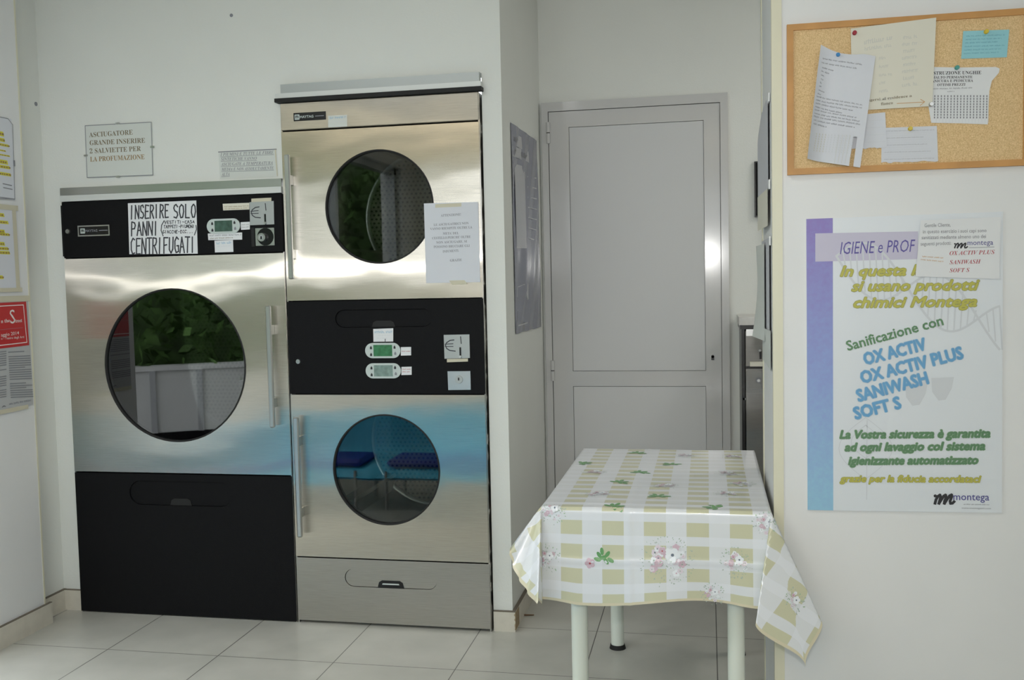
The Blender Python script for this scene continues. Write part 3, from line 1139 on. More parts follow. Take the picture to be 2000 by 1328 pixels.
sticker(cps, ((783, 678), (803, 677.5), (803, 694), (783, 694.5)), [((785, 687), (801, 687), 2.2, REDP)])
sticker(cps, ((784, 716.5), (804, 716), (804, 732), (784, 732.5)), [((786, 722), (802, 722), 2.2, REDP), ((786, 727), (802, 727), 2.2, REDP)])
sticker(cps, ((729, 642.5), (768, 641), (768, 667), (729.5, 667.5)), [], PAPER,
        print_=lambda s: (scribble(s, pD, (732, 651), (765, 650), 5, 0.0009, LCYAN, seed=33), scribble(s, pD, (738, 656), (762, 655.5), 1.8, 0.0008, GHOST, seed=9), scribble(s, pD, (736, 661), (758, 661), 1.6, 0.0008, GHOST, seed=10),
                          s.stroke(pD, P4(pD, (752.5, 662), (752.5, 669)), 0.003, 0.001, INK)))
coin_slot(cps, ((867, 654), (917, 653), (918, 699), (868.5, 700.5)), ((873, 701), (914, 700), (914, 706), (873, 707.5)), False)
kb = MB()
kb.prism(pD, P4(pD, (874.5, 725), (919, 724.5), (920, 761), (876, 761.5)), 0, 0.004, ALU)
ko = kb.build('lock_plate', cps)
a0, b0 = pD.px(897, 741)
kb = MB(); kb.tube(pD.pt(a0, b0, 0.004), pD.pt(a0, b0, 0.010), 0.016, 0.015, ALU_W, 24)
kb.rect(pD, a0 - 0.003, b0 - 0.003, a0 + 0.003, b0 + 0.008, 0.010, 0.0104, INK); kb.build('key_lock', ko)

# ------------------------------------------------------------------ paper signs: helper
def sheet(name, pl, quad, d, mat, label, cat, group=None, bend=None, n=1, th=0.0006, printer=None):
    """a sheet of paper in plane pl: bilinear grid over four pixel corners TL TR BR BL; bend(u, v) = lift"""
    s = MB()
    q = P4(pl, *quad)
    if bend is None:
        s.prism(pl, q, d - th, d, mat)
        if printer:
            printer(s)
        o = s.build(name)
        return tag(o, label, cat, group)
    tl, tr, br, bl = [Vector(p) for p in q]

    def P(u, v):
        return (tl * (1 - u) + tr * u) * (1 - v) + (bl * (1 - u) + br * u) * v
    for side in (0, 1):
        V, Fc = [], []
        for j in range(n + 1):
            for i in range(n + 1):
                u, v = i / n, j / n
                p = P(u, v)
                V.append(pl.pt(p.x, p.y, d + bend(u, v) - th * (1 - side)))
        for j in range(n):
            for i in range(n):
                f = [j * (n + 1) + i, (j + 1) * (n + 1) + i, (j + 1) * (n + 1) + i + 1, j * (n + 1) + i + 1]
                Fc.append(f if side else f[::-1])
        s.add(V, Fc, mat, True)
    k0 = len(s.v)
    if printer:
        printer(s)
    # print follows the bent sheet: invert the bilinear map roughly per vertex
    for i in range(k0, len(s.v)):
        rel = s.v[i] - pl.O
        a, b_ = rel.dot(pl.ex), rel.z
        u = v = 0.5
        for _ in range(8):
            p = P(u, v)
            e = 1e-3
            du, dv = (P(u + e, v) - p) / e, (P(u, v + e) - p) / e
            det = du.x * dv.y - du.y * dv.x
            ra, rb = a - p.x, b_ - p.y
            u += (ra * dv.y - rb * dv.x) / det
            v += (du.x * rb - du.y * ra) / det
        s.v[i] = s.v[i] + pl.n * bend(min(1, max(0, u)), min(1, max(0, v)))
    return tag(s.build(name), label, cat, group)


# stroke alphabet for the marker sign (unit box)
STR = {
    'I': [[(.5, 0), (.5, 1)]],
    'N': [[(.05, 0), (.1, 1)], [(.1, 1), (.85, 0)], [(.85, 0), (.92, 1)]],
    'S': [[(.85, .85), (.6, 1), (.25, .95), (.1, .75), (.3, .55), (.75, .42), (.9, .22), (.6, .02), (.1, .08)]],
    'E': [[(.1, 0), (.12, 1)], [(.12, 1), (.9, .97)], [(.1, .52), (.75, .54)], [(.1, 0), (.9, .03)]],
    'R': [[(.1, 0), (.12, 1)], [(.12, 1), (.75, .95), (.85, .75), (.65, .55), (.12, .5)], [(.4, .5), (.9, 0)]],
    'O': [[(.5, 1), (.15, .8), (.08, .4), (.35, .03), (.7, .05), (.92, .45), (.82, .85), (.5, 1)]],
    'L': [[(.12, 1), (.1, .02)], [(.1, .02), (.85, .0)]],
    'P': [[(.1, 0), (.12, 1)], [(.12, 1), (.75, .95), (.88, .75), (.65, .52), (.12, .5)]],
    'A': [[(.05, 0), (.45, 1)], [(.45, 1), (.95, 0)], [(.2, .38), (.8, .38)]],
    'C': [[(.88, .9), (.5, 1), (.15, .75), (.1, .3), (.4, .02), (.88, .08)]],
    'T': [[(.02, 1), (.98, 1)], [(.5, 1), (.48, 0)]],
    'F': [[(.12, 0), (.14, 1)], [(.14, 1), (.92, 1)], [(.13, .52), (.75, .54)]],
    'U': [[(.08, 1), (.1, .25), (.45, .02), (.85, .25), (.9, 1)]],
    'G': [[(.88, .88), (.5, 1), (.15, .75), (.1, .3), (.4, .02), (.85, .1), (.88, .45)], [(.55, .45), (.95, .45)]],
    'V': [[(.05, 1), (.45, 0)], [(.45, 0), (.92, 1)]],
    'M': [[(.05, 0), (.15, 1)], [(.15, 1), (.5, .35)], [(.5, .35), (.85, 1)], [(.85, 1), (.95, 0)]],
    'H': [[(.1, 0), (.1, 1)], [(.9, 0), (.9, 1)], [(.1, .5), (.9, .5)]],
    '-': [[(.15, .5), (.85, .52)]], '.': [[(.4, .02), (.55, .04)]],
    '(': [[(.8, 1.1), (.3, .8), (.2, .3), (.7, -.1)]], ')': [[(.2, 1.1), (.7, .8), (.8, .3), (.3, -.1)]],
}


def handwrite(s, pl, word, x0, x1, y0, y1, w, d, mat, slope=0.0, seed=0):
    rnd = random.Random(seed)
    n = len(word)
    for i, ch in enumerate(word):
        if ch == ' ':
            continue
        cw = (x1 - x0) / n
        narrow = 0.86 if ch != 'I' else 0.6
        for k, st in enumerate(STR[ch]):
            pts = []
            for (a, b_) in st:
                px = x0 + cw * (i + a * narrow + 0.05) + rnd.uniform(-.4, .4)
                py = y1 - (y1 - y0) * b_ + slope * (px - x0) + rnd.uniform(-.5, .5)
                pts.append(pl.px(px, py))
            s.stroke(pl, pts, w, d + 0.00006 * k, mat)


pD2 = Plane('Y', YD)


def print_marker(s):
    d = 0.0013
    handwrite(s, pD, 'INSERIRE', 254, 331, 402, 428, 0.0058, d, INK_M, -0.04, 1)
    handwrite(s, pD, 'SOLO', 338, 384, 400, 426, 0.0058, d, INK_M, -0.03, 2)
    handwrite(s, pD, 'PANNI', 256, 311, 434, 461, 0.0058, d, INK_M, -0.04, 3)
    handwrite(s, pD, 'CENTRIFUGATI', 255, 383, 466, 497, 0.0058, d, INK_M, -0.03, 4)
    s.stroke(pD, P4(pD, (321, 431), (316, 440), (315, 450), (319, 461)), 0.004, d, INK_M)
    s.stroke(pD, P4(pD, (383, 440), (384, 448), (380, 459)), 0.004, d, INK_M)
    handwrite(s, pD, 'VESTITI-CASA', 321, 381, 431.5, 437, 0.0026, d, INK_M, -0.02, 5)
    handwrite(s, pD, 'TAPPETI-PIUMONI', 320, 381, 440, 446, 0.0026, d, INK_M, -0.02, 6)
    handwrite(s, pD, 'GIACCHE-ECC...', 318, 378, 450, 456, 0.0026, d, INK_M, -0.02, 7)


sheet('handwritten_sign', pD, ((250, 397), (383.5, 391.5), (386.5, 495.5), (253, 496.5)), 0.0012, PAPER,
      'white paper with black marker capitals taped on the black dryer panel', 'paper sign', printer=print_marker)


def print_attention(s):
    d = 0.0052
    for t, p0, p1 in (('ATTENZIONE!', (862, 423.5), (901, 421)), ('LE ASCIUGATRICI NON', (848, 441.5), (916, 438)),
                      ('VANNO RIEMPITE OLTRE LA', (841, 449.5), (923, 446)), ("META' DEL", (866, 458.5), (897, 457.5)),
                      ("CESTELLO,PERCHE' OLTRE", (845, 467.5), (920, 464.5)), ('NON ASCIUGARE, SI', (853, 476), (913, 473.5)),
                      ('POSSONO BRUCIARE GLI', (848, 484.5), (918, 482)), ('INDUMENTI.', (866, 493.5), (897, 491.5)),
                      ('GRAZIE', (880, 511), (903, 509.5))):
        ptxt(s, pD, serif(t), p0, p1, 4.6, d, INK_G)
    for q in (((851, 399), (902, 396.5), (902, 403.5), (851, 406)), ((878, 548), (908, 547), (914, 555), (884, 556))):
        s.poly(pD, P4(pD, *q)[::-1], d + 0.0003, TAPE)


sheet('warning_sheet', pD, ((828.5, 397.5), (934.5, 394.5), (938.5, 551), (833, 553)), 0.005, PAPER_B,
      'white printed sheet taped beside the upper round window of the stacked dryer', 'paper sign', printer=print_attention,
      bend=lambda u, v: 0.003 * math.sin(math.pi * u) * (0.4 + 0.6 * v), n=10)

# framed notice and small italic notice on the wall
def print_big_notice(s):
    d = 0.0062
    for t, p0, p1, m_ in (('ASCIUGATORE', (176, 268.5), (261, 263), INK_BR), ('GRANDE INSERIRE', (177, 284), (285, 279), INK_BR),
                          ('2 SALVIETTE PER', (177, 300), (277, 295), INK_BR), ('LA PROFUMAZIONE', (178, 316), (284, 311), INK_OC)):
        ptxt(s, pW, serif(t), p0, p1, 9.5, d, m_)
    q = P4(pW, (168, 246), (297, 239), (300, 342), (172, 347))
    for i in range(4):
        s.stroke(pW, [q[i], q[(i + 1) % 4]], 0.003, d - 0.0001 + i * 0.0001, INK_G)
    for c in ((231, 241.5), (299, 287), (232, 345), (169.5, 304)):
        a, b_ = pW.px(*c)
        s.rect(pW, a - 0.009, b_ - 0.004, a + 0.009, b_ + 0.004, 0.004, 0.0075, ALU)


sheet('framed_notice', pW, ((167, 246), (298, 239), (300, 342), (171, 347)), 0.006, PAPER_G,
      'glass clip-framed notice with four lines of brown capitals above the wide dryer', 'notice', th=0.006, printer=print_big_notice)


def print_small_notice(s):
    d = 0.0018
    for t, p0, p1 in (('I PIUMINI E TUTTE LE FIBRE', (431, 305), (535, 300.5)), ('SINTETICHE VANNO', (432, 314), (502, 312)),
                      ('ASCIUGATE A TEMPERATURA', (432, 324), (533, 321)), ('MEDIA E NON ASSOLUTAMENTE', (433, 334), (535, 331)), ('ALTA', (433, 344), (449, 343))):
        ptxt(s, pW, serif(t, True), p0, p1, 6.2, d, INK_G)
        A, B = pW.px(p0[0], p0[1] + 1.5), pW.px(p1[0], p1[1] + 1.5)
        s.stroke(pW, [A, B], 0.0016, d, INK_G)
    s.stroke(pW, P4(pW, (427, 297), (540, 291.5)), 0.004, d, INK_G)
    s.stroke(pW, P4(pW, (538, 293), (542, 343)), 0.005, d + 0.0002, TAPE)


sheet('small_notice', pW, ((427, 296), (540, 291), (543, 345), (430, 350)), 0.0015, PAPER_G,
      'small sheet of underlined italic capitals on the wall left of the stacked dryer', 'notice', printer=print_small_notice)

# ------------------------------------------------------------------ notices on the left wall
def lw(a0, b0, a1, b1):
    return a0, b0, a1, b1


def left_sheet(name, z0, z1, a1, mat, d, label, cat, printer, group=None, a0=3.245, skew=0.0):
    s = MB()
    s.prism(pL, [(a0, z0), (a1 + skew, z0), (a1, z1), (a0, z1)], d - 0.001, d, mat)
    printer(s)
    return tag(s.build(name), label, cat, group)


def hl(s, pts, d):
    for i, (x, y, h) in enumerate(pts):
        a, z = pL.px(x, y)
        _, z2 = pL.px(x, y - h)
        s.prism(pL, [(3.255, z + 0.002), (a, z), (a - 0.004, z2), (3.255, z2 + 0.002)], d, d + 0.0003, HILITE)
        k = 3.26
        rr = random.Random(i)
        while k < a - 0.008:
            w = rr.uniform(0.006, 0.014)
            s.poly(pL, [(k, z + (z2 - z) * .25), (k + w, z + (z2 - z) * .25), (k + w, z + (z2 - z) * .7), (k, z + (z2 - z) * .7)], d + 0.0005, INK_OC)
            k += w + 0.004


def pr1(s):
    d = 0.0045
    hl(s, [(6, 267, 9), (8, 278, 7), (16, 288, 5), (10, 297, 3), (18, 307, 3), (14, 322, 8), (18, 331, 6), (20, 345, 6)], d)
    for (x, y) in ((21, 362.5), (22, 370), (27, 389)):
        a, z = pL.px(x, y)
        s.stroke(pL, [(3.26 if x > 25 else a - 0.05, z + 0.003), (a, z)], 0.004, d, INK_G)
    a, z = pL.px(25.5, 319)
    s.rect(pL, a - 0.004, z - 0.012, a + 0.004, z + 0.012, d, d + 0.002, INK_G)
    q = [pL.px(0, 230), pL.px(14, 232), pL.px(23, 244), pL.px(27, 389)]
    s.stroke(pL, [(3.245, q[0][1]), q[1], q[2], q[3], (3.245, pL.px(0, 393)[1])], 0.003, d, INK_G)


_, zt = pL.px(14, 231); _, zb = pL.px(27, 391); ax, _ = pL.px(25, 320)
left_sheet('laminated_notice', zb, zt, ax, PAPER_B, 0.004, 'laminated sheet with yellow highlighted lines, upper one on the left wall edge', 'notice', pr1)


def pr2(s):
    d = 0.0045
    hl(s, [(7, 424, 7), (15, 438, 6), (8, 456, 7), (17, 461, 5), (8, 480, 7), (15, 489, 6), (18, 497, 6), (5, 545, 7)], d)
    a, z = pL.px(33, 402); _, zz = pL.px(33, 412); _, z3 = pL.px(33, 570); _, z4 = pL.px(33, 562)
    s.prism(pL, [(3.245, zz), (a, zz), (a, z), (3.245, z)], d, d + 0.0006, TAPE)
    s.prism(pL, [(a - 0.034, z3), (a - 0.012, z3), (a - 0.014, zz), (a - 0.036, zz)], d + 0.0002, d + 0.0005, TAPE)
    s.prism(pL, [(3.245, z3), (a, z3), (a, z4), (3.245, z4)], d, d + 0.0007, TAPE)


_, zt = pL.px(30, 404); _, zb = pL.px(32, 566); ax, _ = pL.px(31, 480)
left_sheet('taped_notice', zb, zt, ax, PAPER_B, 0.004, 'taped sheet with yellow highlights just above the red notice on the left', 'notice', pr2)


def pr3(s):
    d = 0.0045
    qa = pL.px(49, 589); qb = pL.px(56, 674)
    s.prism(pL, [(3.245, qb[1] - 0.004), (qb[0] - 0.003, qb[1]), (qa[0], qa[1]), (3.245, qa[1] - 0.002)], d, d + 0.0003, RED_P)
    qa2 = pL.px(43.5, 595.5); qb2 = pL.px(50.5, 668.5)
    s.stroke(pL, [(3.245, qa2[1] - 0.002), qa2, qb2, (3.245, qb2[1] - 0.004)], 0.0035, d + 0.0005, WHITE_P)
    e = d + 0.0006

    def T(t, x0, y0, x1, y1, h, m_=WHITE_P):
        A = pL.px(x0, y0) if x0 >= 0 else (3.25, pL.px(0, y0)[1])
        s.text(pL, t, A, pL.px(x1, y1), pL.px(x1, y1 - h)[1] - pL.px(x1, y1)[1], e, m_)
    T(serif('n the'), 0, 631, 17, 629, 7)
    T('S', 18, 632, 28, 631, 27)
    T(serif('treet'), 28, 630, 41, 629, 7)
    T('aggio 2014', 0, 657.5, 35, 653, 6.5)
    T('o - Teatro degli Arti', 0, 663.5, 45, 660, 4.5)
    a, z = pL.px(42, 640)
    s.stroke(pL, [(3.25, z - 0.003), (a, z)], 0.003, e, REDP)
    # columns of small grey print
    rr = random.Random(4)
    for i in range(21):
        y = 688 + i * 4.4
        for (x0, x1) in ((-6, 10), (14 + i * .25, 56 + i * 0.32)):
            if rr.random() < 0.1:
                continue
            A = pL.px(x0, y) if x0 >= 0 else (3.25, pL.px(0, y)[1])
            B = pL.px(x1 * rr.choice((1, 1, 1, .8)), y - 2)
            s.stroke(pL, [A, B], 0.0038, e + 0.0001 * (i % 2), INK_G)
    T('A', 1, 796, 10, 794, 3, INK)
    A, B = pL.px(16, 791), pL.px(60, 782)
    scribble(s, pL, (16, 791), (60, 783), 4, e, INK_G, seed=3)
    a, z = pL.px(55, 577); _, zz = pL.px(55, 588)
    s.prism(pL, [(3.245, zz), (a, zz), (a, z), (3.245, z)], d, d + 0.0006, TAPE)
    a, z = pL.px(53, 790); _, zz = pL.px(53, 798)
    s.prism(pL, [(3.245, zz - 0.003), (a, zz), (a, z), (3.245, z - 0.002)], d, d + 0.0006, TAPE)


_, zt = pL.px(52, 580); _, zb = pL.px(64, 790); ax, _ = pL.px(58, 680)
left_sheet('red_notice', zb, zt, ax, PAPER_N, 0.004, 'notice with a red headed block over grey print columns on the left wall', 'notice', pr3)

# ------------------------------------------------------------------ glossy phone poster on the side of the middle wall
GLOSSP = simple('glossy_blue_grey_print', (118, 121, 138), 0.16, spec=0.6)
GLOSSD = simple('glossy_dark_grey_print', (104, 104, 110), 0.16, spec=0.6)
GLOSSL = simple('glossy_pale_print', (176, 177, 182), 0.16, spec=0.6)


def print_phone(s):
    d = 0.0026

    def q(pts, m_, k=0):
        s.poly(pP, P4(pP, *pts), d + 0.0001 * k, m_)
    q(((998, 255), (1013, 265), (1013, 252), (997, 241)), GLOSSD)
    q(((998, 281), (1018, 292), (1017, 268), (998, 258)), GLOSSL)
    q(((999, 305), (1032, 318), (1031, 296), (999, 285)), GLOSSL, 1)
    for i, t in enumerate(((0, (1001, 275), (1015, 283)), (1, (1002, 300), (1029, 312)))):
        scribble(s, pP, t[1], t[2], 11, d + 0.0004, GLOSSD, seed=i + 50)
    # the picture of a telephone
    q(((1006, 485), (1024, 485), (1023, 336), (1017, 324), (1008, 321), (1003, 328)), GLOSSL, 1)
    q(((1005, 358), (1021, 362), (1021, 343), (1005, 336)), GLOSSD, 3)
    for r in range(4):
        for c in range(3):
            x, y = 1008.5 + c * 4.6, 376 + r * 17
            a, z = pP.px(x, y)
            s.poly(pP, [(a - 0.006, z - 0.010), (a + 0.008, z - 0.010), (a + 0.008, z + 0.008), (a - 0.006, z + 0.008)], d + 0.0004, GLOSSD)
    q(((1008, 580), (1028, 585), (1026, 555), (1018, 555), (1008, 560)), GLOSSL, 1)
    for i in range(7):
        y = 345 + i * 20
        s.stroke(pP, P4(pP, (1029, y), (1046, y + 3 + i * 0.3)), 0.005, d + 0.0003, GLOSSL)
    q(((1006, 651), (1056, 637), (1055, 600), (1009, 607)), GLOSSD, 1)
    s.stroke(pP, P4(pP, (1009, 606), (1055, 600)), 0.004, d + 0.0005, GLOSSL)
    s.stroke(pP, P4(pP, (1010, 636), (1028, 630)), 0.006, d + 0.0005, GLOSSL)


sheet('phone_poster', pP, ((996, 239), (1047, 275), (1056, 638), (1006, 652)), 0.0025, GLOSSP,
      'glossy blue-grey poster picturing a white phone on the side of the corridor wall', 'poster',
      bend=lambda u, v: 0.012 * math.sin(math.pi * u) * math.exp(-((v - 0.72) / 0.16) ** 2) + 0.003 * math.sin(9 * u + 7 * v) ** 2, n=28, printer=print_phone)

# ------------------------------------------------------------------ papers curling off the wall end
def jamb_sheet(name, ytop, ybot, y_near, y_far, mat, lift, label, group='papers taped to the wall end'):
    s = MB()
    z1, z0 = ytop, ybot
    n = 12
    for side in (0, 1):
        V, Fc = [], []
        for j in range(n + 1):
            for i in range(n + 1):
                u, v = i / n, j / n
                Y = y_near + (y_far - y_near) * u
                Z = z1 + (z0 - z1) * v
                V.append((XJ - 0.002 - lift(u, v) - (0.0008 if side else 0), Y, Z))
        for j in range(n):
            for i in range(n):
                f = [j * (n + 1) + i, j * (n + 1) + i + 1, (j + 1) * (n + 1) + i + 1, (j + 1) * (n + 1) + i]
                Fc.append(f if side else f[::-1])
        s.add(V, Fc, mat, True)
    return s


zz = lambda y: atX(1496, y, XJ).z
TAPEW = simple('white_tape', (232, 234, 234), 0.5)
GREYP = simple('grey_sheet', (200, 201, 207), 0.6)
s = jamb_sheet('a', zz(207), zz(396), 3.02, 3.36, GREYP, lambda u, v: 0.013 * u * min(1, v * 3.5) + 0.003, '')
for (ya, yb) in ((206, 222), (365, 382)):
    s.box(XJ - 0.006, 2.985, zz(yb), XJ - 0.002, 3.08, zz(ya), TAPEW)
tag(s.build('taped_paper'), 'upper grey sheet taped on the wall end beside the cork board', 'paper')
s = jamb_sheet('b', zz(380), zz(448), 3.00, 3.34, PAPER_C, lambda u, v: 0.006 + 0.012 * u, '')
tag(s.build('taped_paper'), 'short cream sheet on the wall end between the two grey sheets', 'paper')
s = jamb_sheet('c', zz(470), zz(642), 2.99, 3.32, GREYP, lambda u, v: 0.003 + 0.004 * u, '')
for (ya, yb) in ((468, 484),):
    s.box(XJ - 0.006, 2.975, zz(yb), XJ - 0.002, 3.06, zz(ya), TAPEW)
tag(s.build('taped_paper'), 'lower grey sheet taped on the wall end at poster height', 'paper')
s = jamb_sheet('d', zz(478), zz(660), 3.12, 3.38, PAPER_G, lambda u, v: 0.010 + 0.05 * u * (max(0, v - 0.35) ** 1.5) + 0.012 * u * (1 - v), '')
tag(s.build('taped_paper'), 'white sheet peeling away from the wall end, its lower edge curled out', 'paper')
s = jamb_sheet('e', zz(636), zz(706), 2.96, 3.40, PAPER_G, lambda u, v: 0.002 + 0.010 * math.sin(math.pi * u) * (1 - v), '')
tag(s.build('taped_paper'), 'lowest white sheet on the wall end, above the table', 'paper')

# black strip on the far wall
s = MB(); q = P4(pF, (1473, 316), (1487, 316), (1487, 424), (1473, 424))
s.rect(pF, q[0][0], q[2][1], q[0][0] + 0.20, q[0][1], 0.0, 0.012, BLACK)
s.frame(pF, q[0][0], q[2][1], q[0][0] + 0.20, q[0][1], 0.006, 0.012, 0.015, BLACKG)
tag(s.build('black_plaque'), 'black plaque on the far wall partly hidden by the wall end', 'plaque')

# ------------------------------------------------------------------ washer behind the wall end
YWA = 4.34
pA = Plane('Y', YWA)
wm = empty('washing_machine', (0.5, 4.5, 0))
tag(wm, 'steel washing machine glimpsed between the far door and the wall end', 'washing machine')
X0 = 0.142
m = MB(); m.rbox(X0 + 0.014, YWA + 0.002, 0.02, X0 + 0.68, YF - 0.004, 1.165, DSTEEL, 0.004); body = m.build('body', wm)
m = MB(); m.box(X0, YWA - 0.004, 0.0, X0 + 0.013, YF - 0.003, 1.17, BLACKG); m.build('side_edge', wm)
m = MB(); m.box(X0 - 0.006, YWA - 0.012, 1.170, X0 + 0.69, YF - 0.003, 1.188, BLACKG); m.build('rim', wm)
m = MB(); m.box(X0 - 0.010, YWA - 0.020, 1.188, X0 + 0.70, YF - 0.003, 1.222, MARBLE); m.build('worktop', wm)
def wz(y): return pA.px(1470, y)[1]
m = MB(); m.rect(pA, X0 + 0.02, wz(656), X0 + 0.09, wz(641), -0.002, 0.002, ALU); m.build('label_plate', wm)
m = MB(); m.rect(pA, X0 + 0.02, wz(700), X0 + 0.66, wz(657.5), -0.002, 0.001, DSTEEL); m.build('control_panel', wm)
m = MB(); m.rect(pA, X0 + 0.075, wz(701), X0 + 0.083, wz(686), 0.001, 0.012, BLACKG)
m.tube(pA.pt(X0 + 0.077, wz(684.5), 0.001), pA.pt(X0 + 0.077, wz(684.5), 0.012), 0.005, 0.005, ALU, 12); m.build('switch', wm)
m = MB(); m.rect(pA, X0 + 0.034, wz(714.5), X0 + 0.66, wz(706), -0.002, 0.03, PAPER_C); m.build('tray_lip', wm)
m = MB(); m.rect(pA, X0 + 0.016, wz(720), X0 + 0.66, wz(715), -0.002, 0.004, BLACKG); m.build('tray_gap', wm)
m = MB(); m.frame(pA, X0 + 0.020, wz(763), X0 + 0.16, wz(724), 0.010, -0.002, 0.012, DSTEEL)
m.rect(pA, X0 + 0.030, wz(760), X0 + 0.15, wz(728), -0.002, 0.003, DSTEEL); cb_ = m.build('coin_box', wm)
m = MB(); a0, b0 = pA.px(1481.5, 743)
m.disc(pA, a0, b0, 0.011, 0.003, 0.008, INK_G, 20); m.disc(pA, a0, b0, 0.006, 0.008, 0.010, ALU, 16); m.build('coin_lock', cb_)
m = MB(); a0, b0 = pA.px(1453.5, 779); m.disc(pA, a0, b0, 0.006, -0.002, 0.004, ALU, 14); m.build('screw', wm)
m = MB(); m.rect(pA, X0 + 0.018, 0.06, X0 + 0.66, wz(768), -0.002, 0.002, DSTEEL); m.build('front_panel', wm)

# ------------------------------------------------------------------ cork board
zb0, zb1, xb0, xb1 = 1.681, 2.098, 0.2245, 0.855
bd = empty('cork_board', (0.54, YR, zb0))
tag(bd, 'oak-framed cork notice board on the right wall', 'notice board')
m = MB(); m.rect(pR, xb0 + 0.008, zb0 + 0.008, xb1 - 0.008, zb1 - 0.008, 0.0, 0.010, CORK); m.build('cork', bd)
m = MB(); m.frame(pR, xb0, zb0, xb1, zb1, 0.017, 0.0, 0.016, OAK); m.build('frame', bd)
RB = 0.0105
pB = Plane('Y', YR - RB)


def pin(x, y, mat, col, lab, d):
    a, z = pB.px(x, y)
    m = MB()
    m.tube(pB.pt(a, z, d - 0.004), pB.pt(a, z, d + 0.002), 0.0012, 0.0012, ALU, 8)
    m.tube(pB.pt(a, z, d + 0.001), pB.pt(a, z, d + 0.003), 0.0058, 0.0055, mat, 16)
    m.tube(pB.pt(a, z, d + 0.003), pB.pt(a, z, d + 0.010), 0.0035, 0.0042, mat, 16)
    m.tube(pB.pt(a, z, d + 0.010), pB.pt(a, z, d + 0.012), 0.0058, 0.0050, mat, 16)
    tag(m.build('push_pin'), lab, 'push pin', 'push pins on the cork board')


# ruled small sheets first (undermost)
def ragged(m, quad, d, mat, teeth, seed):
    q = P4(pB, *quad)                                 # TL TR BR BL; ragged lower edge
    rr = random.Random(seed)
    pts = [q[3]]
    for i in range(1, teeth):
        t = i / teeth
        pts.append((q[3][0] + (q[2][0] - q[3][0]) * t, q[3][1] + (q[2][1] - q[3][1]) * t + rr.uniform(-0.002, 0.002)))
    pts += [q[2], q[1], q[0]]
    m.prism(pB, pts, d - 0.0006, d, mat)


m = MB(); ragged(m, ((1722, 250), (1829.5, 246), (1832, 314.5), (1721, 318)), 0.0015, PAPER_B, 22, 2)
for i in range(13):
    scribble(m, pB, (1727, 257 + i * 4.6), (1824 - (i % 4) * 7, 254.5 + i * 4.6), 1.7, 0.0018, GHOST if i % 3 else INK_G, seed=40 + i, dens=0.6)
tag(m.build('ruled_note'), 'ruled note with a torn lower edge under a yellow pin at the board bottom', 'note')
m = MB(); ragged(m, ((1686, 224), (1728.5, 219.5), (1732, 288), (1655, 292)), 0.0030, PAPER_B, 16, 5)
for i in range(4):
    m.stroke(pB, P4(pB, (1690, 236 + i * 14), (1730, 235 + i * 14)), 0.0008, 0.0033, GHOST)
tag(m.build('torn_note'), 'blank torn note half hidden behind the hanging tear-off sheet', 'note')

# nail care flyer with tear-off strips
m = MB()
q = P4(pB, (1806, 129), (1823, 131), (1870, 132), (1945, 131), (1952, 134), (1951, 142), (1937, 158), (1932, 178), (1929, 243), (1875, 241), (1818.5, 240), (1812, 200))
m.prism(pB, q[::-1], 0.0009, 0.0015, PAPER)
d = 0.0018
for t, p0, p1, h in (('RICOSTRUZIONE UNGHIE', (1799, 146.5), (1916, 145), 6.5), ('SMALTO PERMANENTE', (1816, 154), (1899, 153), 5),
                     ('MANICURA E PEDICURA', (1813, 161), (1900, 160), 5), ('OTTIMI PREZZI', (1830, 168.5), (1885, 167.5), 5)):
    ptxt(m, pB, serif(t), p0, p1, h, d, INK)
scribble(m, pB, (1822, 175), (1898, 173), 3, d, INK_G, seed=61)
scribble(m, pB, (1850, 180), (1864, 179.5), 2, d, INK_G, seed=62)
for i in range(17):
    x = 1824.5 + i * 6.35
    for j in range(9):
        y = 190 + j * 5.2
        a, z = pB.px(x - j * 0.1, y)
        m.poly(pB, [(a, z), (a + 0.0028, z), (a + 0.0028, z + 0.0052), (a, z + 0.0052)], d, INK_G)
    m.stroke(pB, P4(pB, (x + 4.2, 186), (x + 3.8, 240)), 0.0006, d + 0.0001, GHOST)
tag(m.build('tear_off_flyer'), 'white flyer with nail care capitals and a fringe of tear-off strips', 'flyer')

# cream price sheet
def print_price(s):
    d = 0.0068
    scribble(s, pB, (1687, 88), (1742, 78), 9, d, INK_F, seed=69)
    scribble(s, pB, (1688, 100), (1740, 92), 7, d, INK_F, seed=70)
    for i in range(6):
        scribble(s, pB, (1716, 118 + i * 16), (1728 + (i % 3) * 6, 116 + i * 16), 6, d, INK_F, seed=80 + i)
    for i in range(8):
        scribble(s, pB, (1763 - (i % 2) * 2, 78 + i * 13.2), (1789, 75 + i * 13.2), 7, d, INK_F, seed=90 + i)
    ptxt(s, pB, serif('Rivolgersi al residence a'), (1677, 201), (1780, 190), 5, d, INK_BR)
    ptxt(s, pB, serif('fianco'), (1720, 206.5), (1743, 204), 5.5, d, INK_BR)
    s.stroke(pB, P4(pB, (1751, 203), (1804, 200)), 0.0016, d, INK_O)
    s.stroke(pB, P4(pB, (1797, 195), (1805, 199.5), (1796, 207)), 0.0016, d + 0.0001, INK_O)


sheet('price_sheet', pB, ((1661, 57), (1827.5, 35.5), (1820, 208), (1664, 217)), 0.0065, PAPER_C,
      'cream faded price sheet with an orange arrow, pinned at board centre', 'sheet', printer=print_price)
# blue card
def print_card(s):
    d = 0.0018
    for i in range(6):
        scribble(s, pB, (1887 - i, 72 + i * 6.8), (1962 - (i % 3) * 6, 69.5 + i * 6.8), 2.8, d, LCY2, seed=100 + i, dens=0.6)


